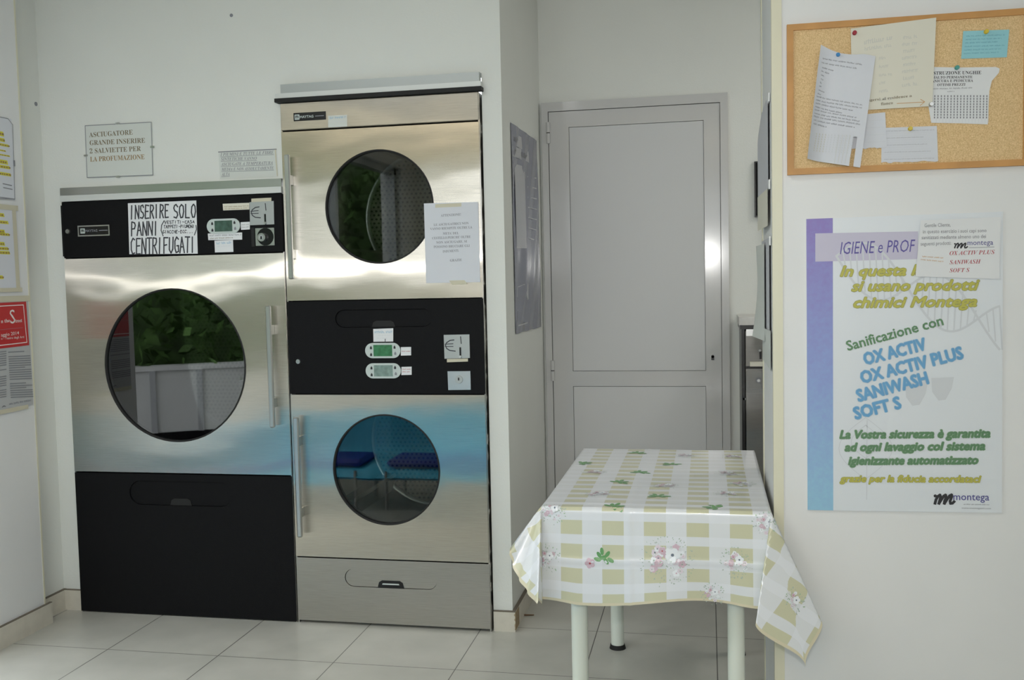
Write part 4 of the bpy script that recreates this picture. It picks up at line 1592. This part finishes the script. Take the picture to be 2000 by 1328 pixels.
LCY2 = simple('blue_pen', (92, 158, 178), 0.6)
sheet('blue_card', pB, ((1881, 61), (1971, 58), (1966, 112), (1877, 115)), 0.0015, CYANP,
      'small light blue handwritten card at the upper right of the cork board', 'card', printer=print_card)

# hanging tear-off sheet, curling forward
def hang(u, v):
    return 0.006 + 0.030 * (max(0.0, 0.30 - u) / 0.30) ** 2 * (0.35 + 0.65 * v) + 0.016 * v + 0.012 * max(0, 0.25 - v) * (1 - u) * 4


def print_hang(s):
    d = 0.0068
    for i, (x0, y0, x1, y1) in enumerate(((1605, 119, 1682, 129), (1603, 127, 1674, 137), (1604, 136, 1629, 142), (1603, 143, 1617, 147), (1602, 150, 1608, 153),
                                          (1602, 158, 1606, 160), (1600, 165, 1602, 167), (1598, 172, 1604, 174), (1597, 180, 1608, 184), (1595, 187, 1601, 189),
                                          (1593, 193, 1682, 208), (1592, 200, 1681, 214), (1591, 206, 1664, 219), (1590, 213, 1642, 224), (1589, 219, 1670, 233),
                                          (1588, 226, 1676, 240), (1587, 232, 1677, 246), (1587, 239, 1667, 252), (1586, 246, 1612, 251))):
        scribble(s, pB, (x0, y0), (x1, y1), 3.0, d, INK_G, seed=120 + i, dens=0.9)
    for i in range(13):
        x = 1592 + i * 6.0
        for j in range(8):
            a, z = pB.px(x - j * 0.8, 266 + j * 4.6 + i * 0.35)
            s.poly(pB, [(a, z), (a + 0.0022, z), (a + 0.0022, z + 0.0045), (a, z + 0.0045)], d, INK_F if i < 4 else GHOST)
    for i in range(4):
        x = 1629 + i * 7
        s.stroke(pB, P4(pB, (x + 8, 265), (x - 2, 321)), 0.0008, d + 0.0001, INK_F)


# the sheet proper ends at the strip fringe; two strip groups hang below with a torn-out gap between them
m_holder = []


def hang_sheet():
    s = MB()
    tl, tr, br, bl = [Vector(p) for p in P4(pB, (1601, 92), (1709, 111), (1677.5, 329), (1573, 314))]

    def P(u, v):
        p = (tl * (1 - u) + tr * u) * (1 - v) + (bl * (1 - u) + br * u) * v
        if v < 0.3:                                     # upper edge sags right of the lifted corner
            p = p + Vector((0, -0.010 * math.sin(math.pi * min(1, u * 1.25)) * (1 - v / 0.3)))
        return p
    n = 32
    gap0, gap1, gv = 0.795, 0.872, 0.735
    us = sorted(set([i / n for i in range(n + 1)] + [gap0, gap1]))
    vs_ = sorted(set([i / n for i in range(n + 1)] + [gv]))
    for side in (0, 1):
        V, Fc = [], []
        for v in vs_:
            for u in us:
                p = P(u, v)
                V.append(pB.pt(p.x, p.y, 0.002 + hang(u, v) - 0.0006 * (1 - side)))
        W = len(us)
        for j in range(len(vs_) - 1):
            for i in range(W - 1):
                if vs_[j] >= gv - 1e-6 and us[i] >= gap0 - 1e-6 and us[i + 1] <= gap1 + 1e-6:
                    continue
                f = [j * W + i, (j + 1) * W + i, (j + 1) * W + i + 1, j * W + i + 1]
                Fc.append(f if side else f[::-1])
        s.add(V, Fc, PAPER_B, True)
    k0 = len(s.v)
    print_hang(s)
    for i in range(k0, len(s.v)):
        rel = s.v[i] - pB.O
        a, b_ = rel.dot(pB.ex), rel.z
        u = v = 0.5
        for _ in range(10):
            p = P(u, v); e = 1e-3
            du, dv = (P(u + e, v) - p) / e, (P(u, v + e) - p) / e
            det = du.x * dv.y - du.y * dv.x
            ra, rb = a - p.x, b_ - p.y
            u += (ra * dv.y - rb * dv.x) / det
            v += (du.x * rb - du.y * ra) / det
            u, v = min(1, max(0, u)), min(1, max(0, v))
        s.v[i] = s.v[i] + pB.n * (0.002 + hang(u, v) - 0.0060)
    return tag(s.build('hanging_flyer'), 'white tear-off sheet hanging askew from a blue pin, left edge curled', 'flyer')


hang_sheet()
pin(1635, 110, PIN_B, 'blue', 'blue push pin holding the hanging tear-off sheet', 0.012)
pin(1668, 66, MAGENTA, 'red', 'dark red push pin at the corner of the cream price sheet', 0.0058)
pin(1925, 63, PIN_Y, 'yellow', 'yellow push pin at the top of the light blue card', 0.0018)
pin(1868, 133, PIN_T, 'teal', 'teal push pin at the top of the nail care flyer', 0.0018)
pin(1777, 252, PIN_Y, 'yellow', 'yellow push pin at the top of the ruled note', 0.0018)
pin(1817, 205, ALU, 'grey', 'grey push pin at the lower right corner of the price sheet', 0.0058)

# ------------------------------------------------------------------ hygiene poster
PW_ = simple('glossy_poster_white', (222, 227, 232), 0.35)
za, zb_ = pR.px(1575, 995)[1], pR.px(1575, 428)[1]
BAND = m_band(za, zb_)


def logo(s, pl, x, y, w, h, d):
    """black cursive m with a dot"""
    pts = [(0, .95), (.06, .55), (.16, .25), (.26, .12), (.30, .3), (.24, .7), (.2, .95), (.32, .6), (.46, .22), (.55, .12), (.58, .32), (.5, .7), (.48, .95),
           (.62, .55), (.76, .2), (.86, .1), (.86, .3), (.78, .7), (.80, .92), (.90, .9), (1.0, .72)]
    q = [pl.px(x + w * a, y + h * b_) for a, b_ in pts]
    wd = abs(pl.px(x, y)[1] - pl.px(x, y + h)[1]) * 0.24
    s.stroke(pl, q, wd, d, INK)
    a, z = pl.px(x + w * 0.02, y + h * 0.22)
    s.disc(pl, a, z, wd * 0.6, d - 0.0003, d, INK, 12)


def bold_txt(s, t, p0, p1, h, d, m_, sh, rad):
    """heavy lettering: the same word laid down several times, a hair apart"""
    A, B = pR.px(*p0), pR.px(*p1)
    hh = pR.px(p0[0], p0[1] - h)[1] - A[1]
    for k in range(9):
        dx = 0 if k == 8 else rad * math.cos(k * math.pi / 4)
        dz = 0 if k == 8 else rad * math.sin(k * math.pi / 4)
        s.text(pR, t, (A[0] + dx, A[1] + dz), (B[0] + dx, B[1] + dz), hh, d + 0.00005 * k, m_, sh, 0.0)


def print_poster(s):
    d = 0.0054
    e = d + 0.0006
    s.poly(pR, P4(pR, (1577, 995), (1627, 996), (1626, 426), (1574.5, 428)), d, BAND)
    s.poly(pR, P4(pR, (1592, 511), (1792, 506), (1792, 452), (1592, 456)), d + 0.0001, LAV)
    # faint double helix from upper left to lower right
    for ph in (0, math.pi):
        prev = []
        for i in range(90):
            t = i / 89
            x = 1633 + t * 318
            yc = 500 + t * 140
            prev.append(pR.px(x, yc + 52 * math.sin(t * 2.3 * math.pi + ph)))
        s.stroke(pR, prev, 0.006, d + (0.00011 if ph == 0 else 0.00018), GHOST)
    for i in range(26):
        t = i / 25
        x = 1633 + t * 318
        yc = 500 + t * 140
        a = 52 * math.sin(t * 2.3 * math.pi)
        if abs(a) > 10:
            s.stroke(pR, P4(pR, (x, yc - a), (x + 5, yc + a)), 0.0035, d + 0.00026, GHOST)
    # faint beakers and leaf outlines
    for (x, y) in ((1787, 770), (1838, 760)):
        s.poly(pR, P4(pR, (x - 20, y - 22), (x - 18, y + 5), (x - 6, y + 22), (x + 8, y + 20), (x + 20, y - 2), (x + 24, y - 24)), d + 0.0001, GHOST)
    s.stroke(pR, P4(pR, (1693, 820), (1692, 975)), 0.0018, d + 0.0001, GHOST)
    for k_ in (-1, 1):
        s.stroke(pR, P4(pR, *[(1690 + k_ * 52 * math.sin(t / 12 * math.pi), 815 + t * 10) for t in range(13)]), 0.0016, d + 0.0001, GHOST)
        s.stroke(pR, P4(pR, *[(1690 + k_ * 28 * math.sin(t / 8 * math.pi), 830 + t * 8) for t in range(9)]), 0.0016, d + 0.0001, GHOST)
    ptxt(s, pR, 'IGIENE e PROF', (1640, 496.5), (1787, 491.5), 24, e, PURP, 0.22, 0.0)

    def two(t, p0, p1, h, m1, m2, sh=0.3, bo=0.03):
        bold_txt(s, t, p0, p1, h, e, m2, sh, bo * 0.085)
        bold_txt(s, t, p0, p1, h, e + 0.0006, m1, sh, bo * 0.040)
    two('In questa lavanderia', (1641, 539.5), (1925, 535), 20, OLIVE, OLIVE_D)
    two('si usano prodotti', (1663, 568.5), (1911, 566), 20, OLIVE, OLIVE_D)
    two('chimici Montega', (1667, 600.5), (1906, 598), 20, OLIVE, OLIVE_D)
    bold_txt(s, 'Sanificazione con', (1656, 684.5), (1842, 634), 19, e, GREENP, 0, 0.0010)
    for t, p0, p1 in (('OX ACTIV', (1690, 712), (1809, 682)), ('OX ACTIV PLUS', (1684, 748), (1881, 699)), ('SANIWASH', (1677, 783.5), (1813, 748)), ('SOFT S', (1671, 818), (1760, 796))):
        two(t, p0, p1, 23, BLUEP, BLUEP2, 0.0, 0.035)
    two('La Vostra sicurezza è garantita', (1640, 855.5), (1932, 853), 15.5, GREENP, GREENP2, 0.25, 0.03)
    two('ad ogni lavaggio col sistema', (1650, 880), (1922, 877.5), 15.5, GREENP, GREENP2, 0.25, 0.03)
    two('igienizzante automatizzato', (1657, 906.5), (1909, 905), 15.5, GREENP, GREENP2, 0.25, 0.03)
    two('grazie per la fiducia accordataci', (1640, 940), (1915, 941), 13, OLIVE, OLIVE_D, 0.25, 0.022)
    logo(s, pR, 1825, 963, 38, 21, e)
    ptxt(s, pR, 'montega', (1861, 975.5), (1931, 976.5), 14, e, NAVY, 0, 0.004)
    scribble(s, pR, (1881, 985), (1931, 985.5), 2.2, e, INK_G, seed=200)
    ptxt(s, pR, 'www.montegasrl.com', (1877, 992.5), (1934, 993.5), 3.2, e, INK_G)


sheet('hygiene_poster', pR, ((1574, 428), (1958, 413.5), (1956, 1001), (1577, 995.5)), 0.005, PW_,
      'tall white poster with a violet-blue side band and coloured slogans on the right wall', 'poster', th=0.005, printer=print_poster)


def print_over(s):
    d = 0.0084
    for t, p0, p1 in (('Gentile Cliente,', (1804, 444), (1855, 442.5)), ('in questo esercizio i suoi capi sono', (1801, 456), (1925, 453.5)),
                      ('sanitizzati mediante almeno uno dei', (1798.5, 467.5), (1924, 465)), ('seguenti prodotti:', (1796.5, 480), (1856, 478))):
        ptxt(s, pR, t, p0, p1, 7, d, INK_G, 0, 0.004)
    logo(s, pR, 1863, 474, 25, 11, d)
    ptxt(s, pR, 'montega', (1888, 479), (1938, 478), 10, d, NAVY)
    s.stroke(pR, P4(pR, (1891, 484), (1940, 482.5)), 0.0012, d, INK_G)
    for t, p0, p1 in (('OX ACTIV PLUS', (1853, 498.5), (1941, 496)), ('SANIWASH', (1853, 516), (1914, 514.5)), ('SOFT S', (1853, 532), (1892, 531))):
        ptxt(s, pR, serif(t, True), p0, p1, 8, d, REDP)
    scribble(s, pR, (1800, 502), (1840, 505), 2.6, d, INK_O, seed=210)
    scribble(s, pR, (1797, 508), (1841, 512), 2.6, d, INK_O, seed=211)


sheet('customer_notice', pR, ((1797, 431), (1953, 424), (1950, 545), (1786.5, 540)), 0.0080, PAPER,
      'small white notice with red product lines stuck over the poster top right', 'notice', printer=print_over,
      bend=lambda u, v: 0.002 * (1 - u) ** 2, n=6)

# ------------------------------------------------------------------ table
TX0, TX1, TY0, TY1, TZ = -0.478, 0.166, 2.775, 3.755, 0.742
tb = empty('table', ((TX0 + TX1) / 2, (TY0 + TY1) / 2, 0))
tag(tb, 'rectangular table on round white legs under the checked cloth', 'table')
m = MB(); m.rbox(TX0 + 0.006, TY0 + 0.006, TZ - 0.032, TX1 - 0.006, TY1 - 0.006, TZ - 0.003, LEGW, 0.004); m.build('tabletop', tb)
for (x, y) in ((-0.384, 2.85), (0.072, 2.85), (-0.347, 3.645), (0.096, 3.645)):
    m = MB(); m.tube((x, y, 0.012), (x, y, TZ - 0.032), 0.0245, 0.0245, LEGW, 32)
    o = m.build('leg', tb)
    m = MB(); m.tube((x, y, 0.0), (x, y, 0.016), 0.031, 0.027, GASKET, 32); f_ = m.build('foot', o); f_['label'] = 'black rubber foot'

# ------------------------------------------------------------------ tablecloth
OF, OL, OR, OB = 0.268, 0.145, 0.268, 0.12
ZC = TZ + 0.001


def lerp_ctrl(ctrl, t):
    for i in range(len(ctrl) - 1):
        t0, a = ctrl[i]; t1, b_ = ctrl[i + 1]
        if t <= t1:
            k_ = (t - t0) / (t1 - t0)
            k_ = k_ * k_ * (3 - 2 * k_)
            return Vector(a) * (1 - k_) + Vector(b_) * k_
    return Vector(ctrl[-1][1])


RC = [(0, (0, -.07, -1)), (12, (-.13, -.24, -.96)), (20, (-.16, -.32, -.95)), (45, (.20, -.20, -.97)), (62, (.40, -.10, -.91)), (76, (.34, -.02, -.94)), (90, (.22, 0, -.97))]
LC = [(0, (.0, -.07, -1)), (14, (.05, -.38, -.92)), (27, (.05, -.58, -.81)), (36, (-.11, -.42, -.91)), (46, (-.25, -.36, -.90)), (55, (-.40, -.36, -.84)), (64, (-.50, -.40, -.74)), (76, (-.58, -.2, -.78)), (90, (-.5, 0, -.87))]


def cloth(u, v):
    du = TX0 - u if u < TX0 else (u - TX1 if u > TX1 else 0)
    dv = TY0 - v if v < TY0 else (v - TY1 if v > TY1 else 0)
    cu, cv = min(max(u, TX0), TX1), min(max(v, TY0), TY1)
    if du == 0 and dv == 0:
        z = ZC
        for yv in (2.83, 3.06, 3.41):
            z += 0.0016 * math.exp(-((v - yv) / 0.007) ** 2)
        z += 0.0012 * math.exp(-((u + 0.225) / 0.007) ** 2)
        z += 0.0006 * math.sin(u * 17 + v * 9) * math.sin(v * 13 - u * 5)
        return Vector((u, v, z + 0.0005))
    if v > TY1:
        return Vector((cu - 0.0 * du, TY1 + 0.003 + 0.05 * dv, ZC - dv)) if du == 0 else Vector((cu + (0.02 * du if u > TX1 else -0.1 * du), TY1 + 0.003 + 0.05 * dv, ZC - math.hypot(du, dv)))
    r = math.hypot(du, dv)
    if du == 0:
        w = 0.03 * math.sin((u - TX0) * 9.0) + 0.02 * math.sin((u - TX0) * 21 + 1)
        edge = min(1, (u - TX0) / 0.10, (TX1 - u) / 0.10)
        D = Vector((0, -.07 - w * edge * (r / OF), -1))
        ext = 1.0 + 0.045 * math.sin((u - TX0) / (TX1 - TX0) * 2.2 * math.pi) * edge * (r / OF)
        r2 = r * ext
    elif dv == 0:
        if u < TX0:
            tau = 0.52 * math.exp(-(v - TY0) / 0.14) + 0.08
            D = Vector((-math.sin(tau), 0, -math.cos(tau)))
        else:
            k_ = 0.22 * math.exp(-(v - TY0) / 0.035) + 0.028
            D = Vector((k_, 0, -1))
        r2 = r
    else:
        th = math.degrees(math.atan2(du, dv))
        if u > TX1:
            D = lerp_ctrl(RC, th)
            r2 = r * (1 + 0.10 * math.sin(math.radians(min(th, 80) / 80 * 180)))
        else:
            D = lerp_ctrl(LC, th)
            r2 = r * (1 + 0.07 * math.exp(-((th - 48) / 9) ** 2) - 0.07 * math.exp(-((th - 26) / 9) ** 2))
    D.normalize()
    # rounded edge of the table top
    rr = 0.010
    Hd = Vector((D.x, D.y, 0))
    out = Vector((0, 0, 0))
    hn = Vector((0, -1, 0)) if du == 0 else (Vector((-1 if u < TX0 else 1, 0, 0)) if dv == 0 else Vector(((-1 if u < TX0 else 1) * du, -dv, 0)).normalized())
    k_ = min(1, r / rr)
    out = hn * (0.004 * math.sin(k_ * math.pi / 2))
    crease = 0.0
    if dv > 0 and du == 0:
        crease = 0.003 * math.exp(-((dv - 0.150) / 0.006) ** 2) + 0.003 * math.exp(-((u + 0.225) / 0.006) ** 2)
    return Vector((cu, cv, ZC)) + D * r2 + out + Vector((0, -crease, 0.003 * (1 - k_) * 0))


def m_cloth(u0, v0, U0, U1, V0, V1):
    m, nt, bs = new_mat('checked_oilcloth')
    N, L = nt.nodes, nt.links
    uvn = N.new('ShaderNodeUVMap')
    sx = N.new('ShaderNodeSeparateXYZ')
    L.new(uvn.outputs[0], sx.inputs[0])
    U, V = sx.outputs[0], sx.outputs[1]

    def fr(o, off, per):
        return math_node(nt, 'FRACT', math_node(nt, 'DIVIDE', math_node(nt, 'SUBTRACT', o, off - 20 * per), per))
    cu = math_node(nt, 'LESS_THAN', fr(U, u0, 0.1195), 0.52)
    cv = math_node(nt, 'LESS_THAN', fr(V, v0, 0.0672), 0.60)
    sq = math_node(nt, 'MULTIPLY', cu, cv)
    st = math_node(nt, 'MULTIPLY', math_node(nt, 'ADD', cu, cv), 0.5)
    base = N.new('ShaderNodeMix'); base.data_type = 'RGBA'
    L.new(st, base.inputs[0])
    base.inputs[6].default_value = lin((228, 231, 236))
    base.inputs[7].default_value = lin((218, 221, 222))
    mx = N.new('ShaderNodeMix'); mx.data_type = 'RGBA'
    L.new(sq, mx.inputs[0])
    L.new(base.outputs[2], mx.inputs[6])
    mx.inputs[7].default_value = lin((203, 202, 172))
    e0 = math_node(nt, 'MINIMUM', math_node(nt, 'SUBTRACT', U, U0), math_node(nt, 'SUBTRACT', U1, U))
    e1 = math_node(nt, 'MINIMUM', math_node(nt, 'SUBTRACT', V, V0), math_node(nt, 'SUBTRACT', V1, V))
    hem = math_node(nt, 'LESS_THAN', math_node(nt, 'MINIMUM', e0, e1), 0.0075)
    mh = N.new('ShaderNodeMix'); mh.data_type = 'RGBA'
    L.new(hem, mh.inputs[0])
    L.new(mx.outputs[2], mh.inputs[6])
    mh.inputs[7].default_value = lin((214, 206, 178))
    L.new(mh.outputs[2], bs.inputs['Base Color'])
    bs.inputs['Roughness'].default_value = 0.28
    bs.inputs['Coat Weight'].default_value = 0.25
    bs.inputs['Coat Roughness'].default_value = 0.1
    return m


ucol = atY(1094, 1030, 2.755).x
zrow = atY(1200, 1047, 2.755).z           # lower edge of a check on the front drop
vrow = TY0 - (ZC - zrow)
U0c, U1c, V0c, V1c = TX0 - OL, TX1 + OR, TY0 - OF, TY1 + OB
CL = m_cloth(ucol, vrow, U0c, U1c, V0c, V1c)
mcl = MB()
mcl.uv = {}


def axis(a0, t0, t1, a1, h):
    out = []
    for (p, q) in ((a0, t0), (t0, t1), (t1, a1)):
        n = max(2, round((q - p) / h))
        out += [p + (q - p) * i / n for i in range(n)]
    return out + [a1]


us, vs2 = axis(U0c, TX0, TX1, U1c, 0.0085), axis(V0c, TY0, TY1, V1c, 0.0085)
Vv = [cloth(u, v) for v in vs2 for u in us]
W = len(us)
mcl.add(Vv, [[j * W + i, j * W + i + 1, (j + 1) * W + i + 1, (j + 1) * W + i] for j in range(len(vs2) - 1) for i in range(W - 1)], CL, True)
for j, v in enumerate(vs2):
    for i, u in enumerate(us):
        mcl.uv[j * W + i] = (u, v)
GR1, GR2 = simple('leaf_green_print', (104, 158, 98), 0.3), simple('pale_leaf_print', (166, 192, 164), 0.3)
PK1, PK2 = simple('pink_petal_print', (212, 186, 198), 0.3), simple('pale_petal_print', (226, 216, 224), 0.3)
WHP, DKC = simple('white_petal_print', (236, 240, 244), 0.3), simple('flower_heart_print', (112, 122, 136), 0.3)
GR3 = simple('grey_green_sprig_print', (172, 186, 176), 0.3)


def decal(u, v, pts, mat, lift=0.0006):
    e = 0.002
    V = []
    for (a, b_) in pts:
        p = cloth(u + a, v + b_)
        n = (cloth(u + a + e, v + b_) - cloth(u + a - e, v + b_)).cross(cloth(u + a, v + b_ + e) - cloth(u + a, v + b_ - e)).normalized()
        V.append(p + n * lift)
    k_ = len(mcl.v)
    mcl.add(V, [list(range(len(V)))], mat)
    for i in range(len(V)):
        mcl.uv[k_ + i] = (0, 0)


def blob(u, v, r, mat, lift, n=7, sq=1.0, rot=0.0):
    c_, s_ = math.cos(rot), math.sin(rot)
    pts = []
    for i in range(n):
        t = 2 * math.pi * i / n
        a, b_ = r * math.cos(t), r * sq * math.sin(t)
        pts.append((a * c_ - b_ * s_, a * s_ + b_ * c_))
    decal(u, v, pts, mat, lift)


def flower(u, v, r, petal, heart, lift=0.0010):
    for i in range(5):
        t = 2 * math.pi * i / 5 + u * 50
        blob(u + r * 0.6 * math.cos(t), v + r * 0.6 * math.sin(t), r * 0.5, petal, lift + i * 0.00004, 7)
    blob(u, v, r * 0.24, heart, lift + 0.0004, 6)


def leafspray(u, v, s, mat=GR1, rot=0.0):
    for (a, b_, rt) in ((0, 0, 0.4), (-.9, .5, 2.2), (.9, .7, .9), (1.6, -.5, -.5), (-.3, 1.3, 1.7), (.6, -.7, -.9), (-1.3, -.4, 2.9)):
        c_, s_ = math.cos(rot), math.sin(rot)
        x, y = a * c_ - b_ * s_, a * s_ + b_ * c_
        blob(u + x * s, v + y * s, s * 0.85, mat, 0.0009, 8, 0.5, rt + rot)


def bouquet(u, v, R, seed):
    rr = random.Random(seed)
    for i in range(int(150 * (R / 0.07))):
        t, r = rr.uniform(0, 6.28), R * math.sqrt(rr.random()) * 1.15
        blob(u + r * math.cos(t), v + r * math.sin(t), rr.uniform(0.0012, 0.003), rr.choice((GR2, GR3, GR3)), 0.0006, 5, 0.6, t)
    for i in range(int(30 * (R / 0.07))):
        t, r = rr.uniform(0, 6.28), R * 0.75 * math.sqrt(rr.random())
        flower(u + r * math.cos(t), v + r * math.sin(t), rr.uniform(0.10, 0.17) * R, rr.choice((PK1, PK2, PK2, WHP, WHP)), rr.choice((PK1, DKC, GR2, GR3)), 0.0010 + i * 0.00002)
    flower(u + 0.22 * R, v + 0.25 * R, 0.30 * R, WHP, DKC, 0.0022)
    flower(u - 0.2 * R, v + 0.42 * R, 0.15 * R, PK1, REDP, 0.0023)
    flower(u - 0.35 * R, v - 0.1 * R, 0.17 * R, PK1, PK2, 0.0023)


def fr_uv(x, y):
    p = atY(x, y, 2.755)
    return p.x, TY0 - (ZC - p.z)


def top_uv(x, y):
    p = atZ(x, y, ZC)
    return p.x, p.y


bouquet(*fr_uv(1303, 1098), 0.068, 1)
bouquet(*fr_uv(1438, 1102), 0.040, 2)
bouquet(*fr_uv(1068, 1092), 0.036, 3)
bouquet(*fr_uv(1392, 1168), 0.030, 4)
leafspray(*fr_uv(1178, 1088), 0.013)
flower(*fr_uv(1152, 1098), 0.014, PK1, REDP)
leafspray(TX1 + 0.028, TY0 - 0.155, 0.012)
bouquet(TX1 + 0.165, TY0 - 0.15, 0.032, 7)
bouquet(TX1 - 0.012, TY0 - 0.035, 0.036, 8)
bouquet(TX0 + 0.03, TY0 - 0.012, 0.036, 9)
for (x, y) in ((1210, 942), (1250, 923), (1310, 907), (1285, 969), (1245, 885), (1200, 989), (1395, 991), (1140, 905)):
    leafspray(*top_uv(x, y), 0.016, GR1, x * 0.01)
for i, (x, y) in enumerate(((1170, 965), (1300, 949), (1420, 965), (1420, 925), (1340, 890), (1160, 922), (1430, 892), (1450, 945))):
    u_, v_ = top_uv(x, y)
    bouquet(u_, v_, 0.040, 20 + i)
tc_ = mcl.build('tablecloth')
tag(tc_, 'shiny white and olive checked floral oilcloth draped over the table', 'tablecloth')

# splinter on the floor by the corridor wall
m = MB()
p0, p1 = atZ(1019, 1201, 0.004), atZ(1043, 1201, 0.004)
m.tube(p0, p1, 0.004, 0.0025, TWIG, 8)
tag(m.build('wood_splinter'), 'small brown splinter on the floor tiles beside the corridor wall', 'splinter')

# ------------------------------------------------------------------ what the glass and steel reflect: seats by the shop front, the street outside
def seat(x, lab):
    t = empty('waiting_chair', (x, 1.55, 0))
    tag(t, lab, 'chair', 'waiting chairs by the shop front')
    m = MB()
    pts = [(1.34, 0.60), (1.33, 0.34), (1.37, 0.26), (1.74, 0.24), (1.78, 0.20)]
    V = []
    for (y, z) in pts:
        for xx in (x - 0.30, x - 0.13, x + 0.13, x + 0.30):
            V.append((xx, y + (0.03 if abs(xx - x) > 0.2 else 0), z))
    for (y, z) in pts:
        for xx in (x - 0.30, x - 0.13, x + 0.13, x + 0.30):
            V.append((xx, y - 0.012 + (0.03 if abs(xx - x) > 0.2 else 0), z - 0.014))
    Fc = []
    for j in range(4):
        for i in range(3):
            a = j * 4 + i
            Fc += [[a, a + 1, a + 5, a + 4], [a + 20, a + 24, a + 25, a + 21]]
    m.add(V, Fc, CYANB, True)
    m.build('shell', t)
    m = MB(); m.rbox(x - 0.22, 1.42, 0.255, x + 0.22, 1.72, 0.30, NAVYB, 0.02); m.build('cushion', t)
    for (dx, y) in ((-0.2, 1.40), (0.2, 1.40), (-0.2, 1.78), (0.2, 1.78)):
        m = MB(); m.tube((x + dx, y, 0), (x + dx, y, 0.24), 0.011, 0.011, ALU, 12); m.build('leg', t)


seat(-2.36, 'cyan waiting chair with blue cushion closest to the shop front')
seat(-1.76, 'cyan waiting chair with blue cushion in the middle of the row')
seat(-1.16, 'cyan waiting chair with blue cushion third from the shop front')
seat(-0.56, 'added cyan chair with blue cushion farthest from the shop front')  # end seat added to widen the cyan band mirrored in the steel
b = MB(); b.box(-14, -16, -0.12, 12, 12, -0.07, PAVE); struct('ground', b)
GE, GN, GP = Vector((0.862, -0.507, 0)), Vector((-0.507, -0.862, 0)), Vector((-4.7, -0.57, 0))     # line of the garden wall


def slab(mb, t0, t1, n0, n1, z0, z1, mat):
    P = [GP + GE * t + GN * n_ + Vector((0, 0, z)) for t in (t0, t1) for n_ in (n0, n1) for z in (z0, z1)]
    mb.add(P, [(0, 1, 3, 2), (4, 6, 7, 5), (0, 4, 5, 1), (2, 3, 7, 6), (0, 2, 6, 4), (1, 5, 7, 3)], mat)


b = MB()
slab(b, -11, 1.8, 0, 0.16, 0.10, 0.66, OUTW)
slab(b, -11, 1.8, -0.02, 0.18, 0.66, 0.70, OUTW)
slab(b, -11, 1.8, -0.02, 0.18, -0.08, 0.10, BLACK)
for t in (-1.2, -0.25, 0.15):
    slab(b, t, t + 0.05, -0.03, 0.0, 0.10, 0.66, PAPER_N)
struct('garden_wall', b)
m = MB()
rnd = random.Random(11)
for i in range(11000):
    z = 0.55 + 3.4 * rnd.random()
    c0 = GP + GE * rnd.uniform(-9, 3.2) + GN * (0.5 + rnd.uniform(-0.5, 0.6)) + Vector((0, 0, z))
    a = Vector((rnd.uniform(-1, 1), rnd.uniform(-1, 1), rnd.uniform(-1, 1))).normalized()
    w_ = a.orthogonal().normalized()
    s_ = rnd.uniform(0.05, 0.11)
    m.add([c0 - a * s_, c0 + w_ * s_ * 0.5, c0 + a * s_, c0 - w_ * s_ * 0.5], [[0, 1, 2, 3]], LEAF)
slab(m, -9, 3.2, 1.2, 1.4, 0.0, 3.7, LEAF)
tag(m.build('hedge'), 'tall dark green hedge behind the white wall across the street', 'hedge')
